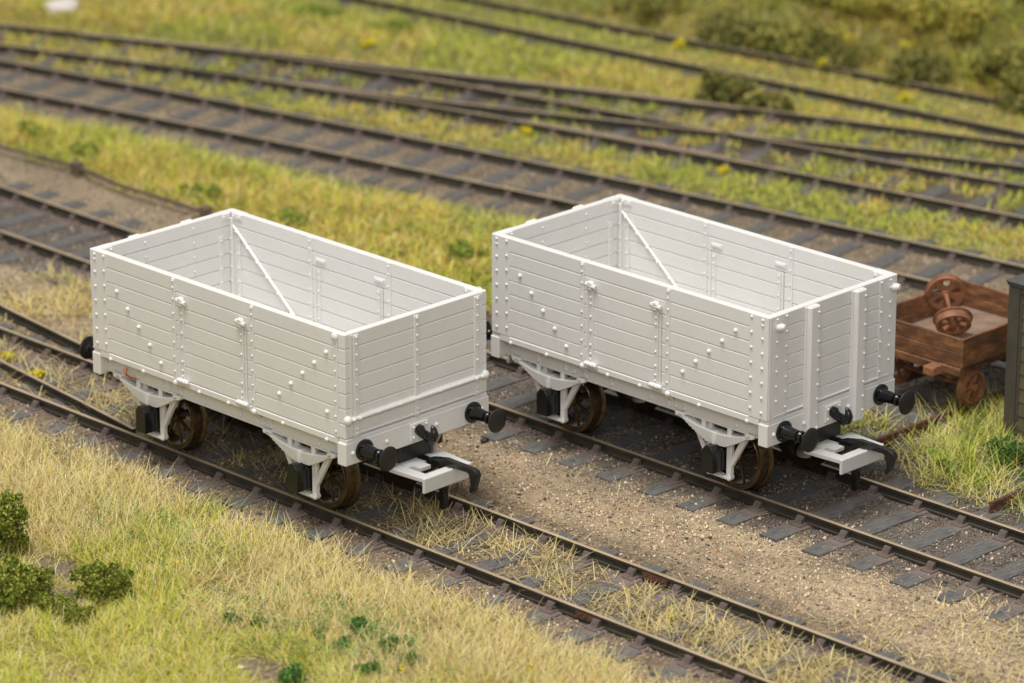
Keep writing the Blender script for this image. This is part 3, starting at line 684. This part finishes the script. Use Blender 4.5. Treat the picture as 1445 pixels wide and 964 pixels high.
# ---------------------------------------------------------------- vegetation
def inview(x, y, m=1.):
    vx, vy = x-CAM[0], y-CAM[1]; d = vx*f.x+vy*f.y-CAM[2]*f.z; s = (vx*r.x+vy*r.y)/d; t = (vx*u.x+vy*u.y-CAM[2]*u.z)/d
    return (np.abs(s) < .129+.014*m) & (np.abs(t) < .086+.014*m)
PAL = dict(straw=(.64, .52, .20), pale=(.72, .62, .33), lime=(.50, .525, .055), green=(.22, .31, .05), ochre=(.66, .44, .07), olive=(.30, .29, .085), dry=(.50, .38, .18), dead=(.40, .31, .17))
def blades(name, xs, ys, lens, lean, wd, pal, label_kind='stuff', zb=0.):
    """each blade: a curved tapering strip of three segments"""
    n = len(xs); az = rng.random(n)*2*np.pi; L = lens; th = np.clip(rng.normal(lean, .32, n), .0, 1.5)
    z0 = height(xs, ys)-.01+zb; dx, dy = np.cos(az), np.sin(az); px, py = -dy, dx
    ks = np.array([0, .35, .7, 1.0]); ws = np.array([1., .9, .65, .12]); V = np.zeros((n, 8, 3))
    bend = rng.uniform(.1, .7, n)
    hx = 0; hz = 0; prev = 0
    accx = np.zeros(n); accz = np.zeros(n)
    for j, (k, wj) in enumerate(zip(ks, ws)):
        if j:
            seg = (k-ks[j-1])*L; a = th+bend*k; a = np.minimum(a, 1.62); accx = accx+np.sin(a)*seg; accz = accz+np.cos(a)*seg
        for q, sg in enumerate((-1, 1)):
            V[:, j*2+q, 0] = xs+dx*accx+px*sg*wd*wj/2; V[:, j*2+q, 1] = ys+dy*accx+py*sg*wd*wj/2; V[:, j*2+q, 2] = z0+np.maximum(accz, .008)
    base = np.arange(n)[:, None]*8; Fq = np.concatenate([base+np.array([2*j, 2*j+1, 2*j+3, 2*j+2]) for j in range(3)], 1).reshape(-1, 4)
    cols = np.repeat(pal, 8, axis=0)
    me = fastmesh(name, V.reshape(-1, 3), Fq, 4, M['grass'], cols)
    return tag(link(bpy.data.objects.new(name, me)), kind='stuff')
def pick(n, w):
    keys = list(w); p = np.array([w[k] for k in keys], float); p /= p.sum()
    c = np.array([PAL[k] for k in keys])[rng.choice(len(keys), n, p=p)]
    return c*rng.uniform(.78, 1.12, (n, 1))*rng.uniform(.95, 1.05, (n, 3))
def scatter(x0, x1, y0, y1, dens, mask, m=1.):
    n = int((x1-x0)*(y1-y0)*dens); x = rng.uniform(x0, x1, n); y = rng.uniform(y0, y1, n)
    k = inview(x, y, m); x, y = x[k], y[k]; k = rng.random(len(x)) < mask(x, y); return x[k], y[k]
# foreground bank
def mf(x, y): return sstep(-1.75, -2.7, y+.9*(fbm(x, y, .9, 21)-.5))*(.25+.75*sstep(.30, .42, fbm(x, y, .8, 31)))*(1-np.clip(soil(x, y), 0, 1)*.97)
def mixcol(x, y, n):
    g = fbm(x, y, .35, 41)+.24*sstep(-3.4, -6.2, y)-.12*sstep(-4.0, -2.5, y); c1 = pick(n, dict(straw=5, pale=3, dry=1.2, ochre=.5, lime=.4)); c2 = pick(n, dict(lime=4.5, straw=2.2, pale=1, green=.6, ochre=.6))
    t = np.clip((g-.50)/.16, 0, 1); c = np.where((rng.random(n) < t)[:, None], c2, c1)
    k = rng.random(n) < .45*np.clip(np.exp(-(((x-5.9)/1.6)**2+((y+4.2)/.8)**2))+.7*np.exp(-(((x-.5)/1.5)**2+((y+3.6)/.7)**2)), 0, 1)*sstep(.4, .6, fbm(x, y, 1.6, 44)); c[k] = (np.array((.17, .30, .06))*rng.uniform(.7, 1.3, (n, 1)))[k]; return c
x, y = scatter(-16, 18, -13, -1.6, 1150, mf); n = len(x)
L = rng.uniform(.22, .64, n)*(1-.30*sstep(-3.5, -6, y)); blades('grass', x, y, L, .95, .0100, mixcol(x, y, n))
x, y = scatter(-16, 18, -13, -1.6, 600, lambda x, y: mf(x, y)*.8); n = len(x)
blades('grass', x, y, rng.uniform(.14, .45, n), 1.35, .011, mixcol(x, y, n)*.9)
x = rng.uniform(-8, 9, 90); y = rng.uniform(-7, -2.4, 90); blades('grass', x, y, rng.uniform(.5, .8, 90), .35, .016, pick(90, dict(green=2, olive=3, dead=1)))
# straw tufts between the rails of the front track
def tuftmask(pts):
    def m(x, y):
        v = 0
        for cx, cy, a, b_, s in pts: v = np.maximum(v, s*np.exp(-(((x-cx)/a)**2+((y-cy)/b_)**2)))
        return np.clip(v*(.3+1.4*sstep(.38, .6, fbm(x, y, 2.2, 51))), 0, 1)
    return m
x, y = scatter(-12, 16, -.95, .95, 420, tuftmask([(3.6, .1, 1.0, .8, 1.), (2.4, .2, 1.4, .6, .7), (5.6, .35, .8, .5, .7), (7.0, -.1, 1.3, .6, .55), (8.3, .3, 1., .5, .5), (9.8, -.1, 1.6, .7, .9), (12.2, -.1, 1.5, .8, 1.), (-4.3, .2, 1.6, .6, .5), (0, 0, 2., .6, .35), (-8, .1, 2.5, .6, .4)])); n = len(x)
blades('grass', x, y, rng.uniform(.25, .62, n), 1.05, .014, pick(n, dict(straw=4, dead=2, dry=2, pale=1)))
x, y = scatter(-12, 0, .9, 4.2, 330, lambda x, y: (1-sstep(-3.5, -1.5, x))*sstep(.9, 1.3, y-.0)*np.clip(.15+1.3*sstep(.42, .58, fbm(x, y, .7, 61)), 0, 1)*sstep(1.1, 1.9, dist(x, y, lineAd)+.5)); n = len(x)
blades('grass', x, y, rng.uniform(.2, .5, n), 1.0, .016, pick(n, dict(straw=4, pale=2, dry=2, ochre=1, lime=.4)))
x, y = scatter(-1, 20, 1.2, 4.4, 190, lambda x, y: sstep(10, 14.5, x)*.8+.03+.25*sstep(.55, .7, fbm(x, y, .8, 63))*sstep(4, 1.5, y)); n = len(x)
blades('grass', x, y, rng.uniform(.15, .4, n), 1.2, .014, pick(n, dict(straw=4, pale=2, dry=2, green=.1)))
# band between second and curving tracks
def mb(x, y):
    cy = np.interp(x, lineC[:, 0], lineC[:, 1]); lo = 8.4+.25*sstep(-14, -20, x); up = cy-2.0-.7*sstep(-21, -12, x)
    return sstep(lo, lo+.7, y+.5*(fbm(x, y, 1., 70)-.5))*sstep(up+.35, up-.45, y+1.3*(fbm(x, y, .8, 71)-.5))*(.3+.7*sstep(.3, .45, fbm(x, y, .9, 72)))
def greencol(x, y, n, bias=0.):
    g = fbm(x, y, .45, 81)+bias; c1 = pick(n, dict(straw=2.4, ochre=1.8, lime=2.4, olive=.6)); c2 = pick(n, dict(lime=3.6, green=1.8, olive=1.2, straw=.8))
    t = np.clip((g-.42)/.2, 0, 1); return np.where((rng.random(n) < t)[:, None], c2, c1)
x, y = scatter(-32, 1, 8, 15, 520, mb); n = len(x)
blades('grass', x, y, rng.uniform(.2, .55, n), 1.1, .019, greencol(x, y, n, -.05), zb=.02)
# right: around the sidings and hut
x, y = scatter(3, 13, 7.3, 11.6, 800, tuftmask([(7.6, 9.6, .75, .9, 1.), (8.4, 8.6, .8, .7, .85), (7.2, 10.6, .5, .9, .9), (5.5, 8.6, .55, .8, .95), (9.3, 7.9, .8, .45, .5), (6.9, 11.6, .6, .8, .8)])); n = len(x)
blades('grass', x, y, rng.uniform(.25, .7, n), .9, .013, np.where((fbm(x, y, 1.2, 33)+.25*sstep(8.2, 9.8, y)*sstep(6.6, 8, x) > .62)[:, None], pick(n, dict(green=3, lime=2, straw=1)), pick(n, dict(straw=3, pale=2, lime=2, green=.8))))
# behind the curving track
def mc(x, y):
    cy = np.interp(x, lineC[:, 0], lineC[:, 1]); d1 = np.interp(x, rD1[:, 0], rD1[:, 1])
    return sstep(cy+1.45, cy+2.1, y+.6*(fbm(x, y, .9, 75)-.5))*sstep(d1-.1, d1-.35, y)
x, y = scatter(-36, 6, 13, 22, 260, mc); n = len(x)
blades('grass', x, y, rng.uniform(.16, .36, n), 1.1, .024, greencol(x, y, n, -.03))
def md(x, y):
    a = np.interp(x, rD1[:, 0], rD1[:, 1]); b_ = np.interp(x, rD3[:, 0], rD3[:, 1]); 
    return (y > a+.1)*(y < b_-.1)*sstep(.36, .52, fbm(x, y, .8, 76))*(.25+.75*np.clip((b_-a-1.9)/2+(x < -20), 0, 1))
x, y = scatter(-36, 6, 13, 28, 240, md); n = len(x)
blades('grass', x, y, rng.uniform(.15, .32, n), 1.0, .026, greencol(x, y, n, -.04))
def me_(x, y):
    b_ = np.interp(x, rD3[:, 0], rD3[:, 1]); e = np.interp(x, lineE[:, 0], lineE[:, 1])
    return (y > b_+.12)*(1-.5*(np.abs(np.abs(y-e)-.975) < .16))*(.35+.65*sstep(.3, .45, fbm(x, y, .6, 77)))
x, y = scatter(-44, 6, 14, 44, 300, me_, 1.5); n = len(x)
L = rng.uniform(.18, .5, n)*(1+.9*sstep(27.3, 29, y)); blades('grass', x, y, .8*np.where(np.abs(y-np.interp(x, lineE[:, 0], lineE[:, 1])) < 1.6, L*.62, L), 1.05, .026, np.where((fbm(x, y, .3, 90) > .5)[:, None], pick(n, dict(straw=2.4, ochre=2.2, lime=2.6, olive=.8)), pick(n, dict(lime=3.4, green=1.4, straw=1.2, olive=1))))
# ---------------------------------------------------------------- gravel
def grains(name, x, y, size, cols, zo=0.):
    n = len(x); z = height(x, y)+size*.2+zo
    base = np.array([(1, 0, 0), (-.5, .87, 0), (-.5, -.87, 0), (0, 0, 1.), (0, 0, -1.)]); fc = np.array([(0, 1, 3), (1, 2, 3), (2, 0, 3), (1, 0, 4), (2, 1, 4), (0, 2, 4)])
    a = rng.random(n)*6.28; ca, sa = np.cos(a), np.sin(a); sc = size[:, None]*rng.uniform(.6, 1.2, (n, 3))
    J = base[None]+rng.uniform(-.35, .35, (n, 5, 3)); J = J*sc[:, None, :]
    V = np.stack([x[:, None]+J[..., 0]*ca[:, None]-J[..., 1]*sa[:, None], y[:, None]+J[..., 0]*sa[:, None]+J[..., 1]*ca[:, None], z[:, None]+J[..., 2]*.8], -1)
    Fq = (np.arange(n)[:, None, None]*5+fc[None]).reshape(-1, 3)
    return tag(link(bpy.data.objects.new(name, fastmesh(name, V.reshape(-1, 3), Fq, 3, M['stone'], np.repeat(cols, 5, axis=0)))), kind='stuff')
def stonecol(x, y, var=.5, light=.06):
    c = zone_cols(x, y); n = len(x); c = c*rng.uniform(1-var, 1+var, (n, 1))*rng.uniform(.9, 1.1, (n, 3))
    k = rng.random(n) < light; c[k] = np.array((.62, .50, .36))*rng.uniform(.6, 1.1, (k.sum(), 1)); k = rng.random(n) < .05; c[k] = np.array((.05, .047, .045)); k = rng.random(n) < .012; c[k] = (.38, .16, .05)
    return np.clip(c*1.1, 0, .9)
def under(x, y):
    F = fields(x, y); return F
x, y = scatter(-14, 20, -2.6, 4.2, 520, lambda x, y: np.where((y > 1.4), 1., .75)); grains('gravel', x, y, rng.uniform(.010, .026, len(x)), stonecol(x, y, .45, .07))
x, y = scatter(-14, 20, -2.4, 9, 60, lambda x, y: 1.+0*x); grains('gravel', x, y, rng.uniform(.024, .052, len(x)), stonecol(x, y, .7, .16))
x, y = scatter(-26, 16, 3.6, 9, 430, lambda x, y: .9+0*x); grains('ballast', x, y, rng.uniform(.012, .03, len(x)), stonecol(x, y, .5, .04))
x, y = scatter(-36, 14, 9, 22, 110, lambda x, y: (dist(x, y, _thin(lineC)) < 2.4)*1.+(x > 0)*(y < 14)*1.); grains('ballast', x, y, rng.uniform(.02, .045, len(x)), stonecol(x, y, .5, .05))
n = 9000; x = rng.normal(5.9, 1.5, n); y = rng.normal(-4.4, .75, n); x[:2500] = rng.normal(.6, 1.3, 2500); y[:2500] = rng.normal(-3.7, .6, 2500)
k = (y < -2.9) & (fbm(x, y, 2.6, 47) > .53) & inview(x, y); x, y = x[k], y[k]; n = len(x); z = height(x, y)+rng.uniform(.05, .24, n)
a = rng.normal(size=(n, 3)); a /= np.linalg.norm(a, axis=1)[:, None]; b_ = np.cross(a, rng.normal(size=(n, 3))); b_ /= np.linalg.norm(b_, axis=1)[:, None]; P = np.stack([x, y, z], 1); q = .02*rng.uniform(.5, 1.2, (n, 1))
V = np.stack([P-a*q-b_*q*.6, P+a*q-b_*q*.5, P+a*q*.7+b_*q*.6, P-a*q*.6+b_*q*.7], 1)
tag(link(bpy.data.objects.new('moss_flecks', fastmesh('moss_flecks', V.reshape(-1, 3), np.arange(n*4).reshape(-1, 4), 4, M['leaf'], np.repeat(np.array([(.07, .20, .05), (.12, .27, .06), (.18, .32, .06)])[rng.integers(0, 3, n)], 4, axis=0)))), kind='stuff')
# ---------------------------------------------------------------- bushes and weeds
def foliage(name, cx, cy, blobs, nleaf, ls, cols, parent=None, zoff=0.):
    z0 = float(height(np.array([cx]), np.array([cy]))[0]); V = []; C_ = []
    wts = np.array([b_[3]**2 for b_ in blobs]); idx = rng.choice(len(blobs), nleaf, p=wts/wts.sum()); B_ = np.array(blobs)
    d = rng.normal(size=(nleaf, 3)); d /= np.linalg.norm(d, axis=1)[:, None]; rad = B_[idx, 3]*rng.uniform(.55, 1.08, nleaf)*(1+.25*np.sin(d[:, 0]*9+idx)*np.cos(d[:, 1]*8))
    P = B_[idx, :3]+d*rad[:, None]*np.array([1, 1, .85]); k = P[:, 2] > -.03; P = P[k]; nl = len(P)
    a = rng.normal(size=(nl, 3)); a /= np.linalg.norm(a, axis=1)[:, None]; b_ = np.cross(a, rng.normal(size=(nl, 3))); b_ /= np.linalg.norm(b_, axis=1)[:, None]
    s = ls*rng.uniform(.5, 1.3, (nl, 1)); c = np.array(cols)[rng.integers(0, len(cols), nl)]*rng.uniform(.75, 1.2, (nl, 1))
    V = np.stack([P-a*s-b_*s*.6, P+a*s-b_*s*.5, P+a*s*.7+b_*s*.6, P-a*s*.6+b_*s*.7], 1)+0.
    me = fastmesh(name, V.reshape(-1, 3), np.arange(nl*4).reshape(-1, 4), 4, M['leaf'], np.repeat(c, 4, axis=0))
    o = link(bpy.data.objects.new(name, me), parent)
    if parent is None: o.location = (cx, cy, z0+zoff)
    return o
def blobset(n, sx, sy, sz, r0, r1, seed):
    q = random.Random(seed); return [(q.uniform(-sx, sx), q.uniform(-sy, sy), q.uniform(0, 1)*sz, q.uniform(r0, r1)) for _ in range(n)]
OL = [(.22, .27, .035), (.28, .33, .045), (.15, .18, .03), (.33, .32, .055), (.10, .13, .022)]
BG = [(.09, .22, .04), (.06, .16, .03), (.17, .30, .055), (.04, .11, .025)]
DG = [(.15, .16, .04), (.10, .12, .03), (.22, .21, .05), (.30, .26, .08)]
def bush(cx, cy, blobs, nl, ls, cols, label, group=None, cat='bush', name='bush', stem=True):
    z0 = float(height(np.array([cx]), np.array([cy]))[0]); E_ = tag(empty(name, (cx, cy, z0)), label, cat, group)
    foliage('foliage', cx, cy, blobs, nl, ls, cols, E_)
    b = MB()
    for bl in blobs[:6]: b.tube([(0, 0, -.05), (bl[0]*.5, bl[1]*.5, bl[2]*.5), bl[:3]], [.03, .022, .01], 5)
    b.build('stems', M['rod'], E_)
bush(2.15, -6.0, blobset(75, .36, .36, .46, .06, .11, 1), 7500, .024, OL, 'round olive green bush standing alone on the grass, lower left')
bush(-.55, -5.98, blobset(110, .36, .36, .95, .06, .12, 2), 10000, .024, OL, 'tallest olive bush, at the left picture edge above the spreading bush')
bush(1.0, -7.5, blobset(270, .85, .70, .60, .06, .13, 3), 25000, .024, OL, 'spreading mat of olive green bush at the left picture edge')
bush(2.30, -6.98, blobset(70, .55, .24, .20, .05, .10, 4), 6500, .024, OL, 'low arm of olive bush reaching right below the round bush')
bush(-10.2, 23.0, blobset(26, .65, .38, .70, .10, .26, 5), 3800, .05, DG, 'dark green bush behind the turnout, in front of the overgrown far track')
bush(-9.1, 23.3, blobset(12, .55, .35, .4, .08, .18, 6), 1100, .05, DG, 'smaller dark bush touching the right side of the bush by the turnout')
YL_ = [(.62, .54, .04), (.7, .62, .05)]; GB = [(.20, .20, .045), (.30, .28, .06), (.42, .36, .09), (.12, .145, .035)]; YB = [(.38, .36, .06), (.46, .40, .08), (.26, .28, .05), (.55, .42, .09)]
for cx, cy, sx, sz, nl, pc, lb in (
 (-16.9, 27.2, .9, .35, 2200, GB, 'low green bush on the far bank, leftmost of the bank bushes'),
 (-14.0, 27.1, .8, .45, 2200, DG, 'dark green bush on the far bank, above the bush by the turnout'),
 (-12.3, 27.5, .8, .6, 2600, GB, 'olive bush on the far bank, third bush from the left above the rails'),
 (-10.8, 27.5, .55, .45, 1800, DG, 'small dark bush touching the far rails, midway along the bank'),
 (-8.5, 27.7, .6, .55, 2200, DG, 'dark rounded bush just above the far rails, right of the small dark bush'),
 (-6.5, 28.6, .9, .75, 3000, GB, 'large green bush on the bank near the right picture edge'),
 (-5.0, 27.8, .5, .5, 2000, DG, 'dark green bush just above the far rails at the right picture edge'),
 (-9.3, 29.6, 1.1, .6, 3000, YB, 'yellow green bush halfway up the bank at the upper right'),
 (-12.0, 29.2, 1.2, .6, 3000, YB, 'broad yellow green bush high on the bank, top centre'),
 (-14.8, 29.0, 1.0, .5, 2400, GB, 'pale green bush high on the bank, touching the top picture edge'),
 (-7.2, 31.4, 1.1, .6, 2600, GB, 'green bush in the top right corner of the picture'),
 (-10.6, 31.6, 1.1, .6, 2600, DG, 'dark green bush at the top edge, highest on the bank')):
    bush(cx, cy, blobset(20, sx, .6, sz, .18, .38, int(-cx*10)), nl, .055, pc, lb, 'bushes on the far bank')
for cx, cy, lb in ((-10.7, 28.0, 'yellow flowers high among the bank bushes, left one'), (-9.2, 28.3, 'yellow flowers among the bank bushes, beside the dark rounded bush'), (-10.1, 26.05, 'yellow flower clump between the far rails, centre right')):
    z0 = float(height(np.array([cx]), np.array([cy]))[0]); E_ = tag(empty('flower_clump', (cx, cy, z0+.45)), lb, 'flowers', 'yellow flower clumps')
    foliage('petals', cx, cy, blobset(5, .16, .16, .15, .04, .08, int(-cy)), 120, .03, YL_, E_)
for i, (cx, cy, lb) in enumerate(((-19.6, 9.9, 'bright green weed clump in the grass beside the rod barrier, near the left edge'), (-17.6, 9.7, 'green weed clump beside the post of the rod barrier'), (-13.2, 9.4, 'green weed clump with a white flower near it, behind the nearer wagon'), (-10.6, 9.6, 'yellow green weed clump behind the nearer wagon, right of the barrier post'), (-6.2, 10.6, 'green weed clump in the grass just left of the farther wagon'), (-4.2, 11.6, 'small green weed clump peeping over the left end of the farther wagon'), (-23.2, 21.9, 'green weed clump in the grass at the top left'), (-20.5, 22.0, 'dark green weed clump above the turnout at the top'))):
    bush(cx, cy, blobset(10, .38, .3, .22, .10, .2, 40+i), 1500, .035, [(.24, .31, .05), (.17, .23, .04), (.36, .39, .07)], lb, 'weed clumps in the background', 'weed', 'weed_clump')
wl = [(4.48, -5.25, .10, 'bright green moss clump in the foreground grass, leftmost of the moss clumps'), (4.9, -5.1, .09, 'bright green moss clump just right of the leftmost moss clump'), (5.98, -4.75, .08, 'small teal green moss clump at the lower middle'), (6.28, -4.15, .13, 'largest deep green moss clump in the foreground grass, lower middle'), (6.55, -4.75, .08, 'small moss clump just below the largest moss clump'), (7.1, -4.3, .12, 'deep green moss clump right of the largest moss clump'), (7.65, -4.35, .10, 'moss clump beside the yellow flowers near the bottom edge'), (7.1, -3.9, .07, 'tiny moss clump nearest the front rails'), (7.5, -5.2, .12, 'moss clump touching the bottom edge of the picture'), (6.9, -6.2, .16, 'dull green moss patch on bare soil at the bottom edge'), (5.2, -3.6, .09, 'green moss clump among straw grass left of centre')]
for i, (cx, cy, s_, lb) in enumerate(wl):
    bush(cx, cy, [(p, q, z_+.06, r_) for p, q, z_, r_ in blobset(8, s_*1.3, s_*1.3, s_*1.0, s_*.5, s_*.9, 60+i)], 900, .021, BG, lb, 'moss clumps in the foreground', 'moss', 'moss_clump')
for cx, cy, lb in ((7.49, 8.85, 'yellow green weed on the dark gravel in front of the hut'), (8.05, 8.35, 'dark green creeping weed between the sidings')):
    bush(cx, cy, blobset(6, .14, .14, .10, .06, .11, 80+int(cx)), 700, .02, [(.2, .42, .03), (.3, .5, .05)] if cx < 7.6 else BG, lb, None, 'weed', 'weed_clump')
bush(8.9, 9.7, blobset(14, .6, .5, .35, .12, .22, 88), 3000, .028, [(.07, .15, .03), (.12, .21, .04), (.05, .10, .025), (.2, .26, .05)], 'green leafy undergrowth at the foot of the olive hut', None, 'weed', 'weed_clump')
YL = [(.74, .60, .02), (.80, .68, .03), (.62, .50, .03)]
for i, (cx, cy, s_, lb) in enumerate(((-8.33, .28, .20, 'bright yellow flower clump beside the front track at the left edge'), (-7.1, -.0, .15, 'low yellow flower patch between the rails at the left'), (2.05, -4.35, .10, 'yellow flower clump above the round olive bush'), (3.6, -2.55, .08, 'yellow flowers in tall straw grass by the front rail'), (9.2, .0, .07, 'tiny yellow flower between the front rails'), (9.05, -3.1, .09, 'yellow flowers in the grass at the bottom, right of the moss'), (7.85, -4.75, .10, 'yellow flowers at the bottom edge beside the moss'), (3.55, -6.6, .05, 'single yellow flower in front of the spreading bush'), (-19.7, 20.3, .22, 'yellow flower clump behind the turnout at the top left'), (-12.0, 15.0+3.1, .14, 'yellow flowers beside the turnout rails, centre top'), (-6.8, 19.0, .14, 'yellow flowers in the grass behind the farther wagon'), (-14.5, 26.0, .2, 'yellow flowers inside the overgrown far track'), (-7.6, 26.2, .2, 'yellow flowers between the far rails at upper right'))):
    z0 = float(height(np.array([cx]), np.array([cy]))[0]); E_ = tag(empty('flower_clump', (cx, cy, z0+.08)), lb, 'flowers', 'yellow flower clumps')
    foliage('petals', cx, cy, blobset(8, s_*.6, s_*.6, s_*.4, s_*.38, s_*.5, 90+i), 110 if s_ < .12 else 240, .02 if cy < 5 else .035, YL, E_)
    foliage('stalks', cx, cy, blobset(3, s_, s_, .02, s_*.3, s_*.5, 95+i), 60, .02, BG, E_)
def rock(cx, cy, s, m, label, cat='stone', name='stone', flat=.6):
    q = bmesh.new(); bmesh.ops.create_icosphere(q, subdivisions=2, radius=1)
    for v in q.verts: v.co *= 1+random.uniform(-.16, .16)
    for v in q.verts: v.co.x *= s; v.co.y *= s*.75; v.co.z *= s*flat
    me = bpy.data.meshes.new(name); q.to_mesh(me); q.free(); me.materials.append(m); o = tag(link(bpy.data.objects.new(name, me)), label, cat)
    o.location = (cx, cy, float(height(np.array([cx]), np.array([cy]))[0])+s*flat*.5); o.rotation_euler[2] = random.uniform(0, 3); return o
rock(8.68, 1.45, .06, M['dull'], 'small black coal lump just behind the far rail of the front track')
rock(6.36, 5.3, .05, M['dull'], 'tiny black coal lump between the rails under the farther wagon')
rock(-27.75, 17.3, .45, M['pale'], 'large pale stone at the top left corner behind the turnout', flat=.5)
rock(-13.0, 9.9, .10, M['pale'], 'white flower head like pebble in the grass behind the nearer wagon')
rock(5.9, -6.35, .06, M['pale'], 'small pale pink pebble on the bare soil at the bottom edge')
rock(1.26, 3.62, .10, M['dull'], 'flat black ash lump between the two wagons')
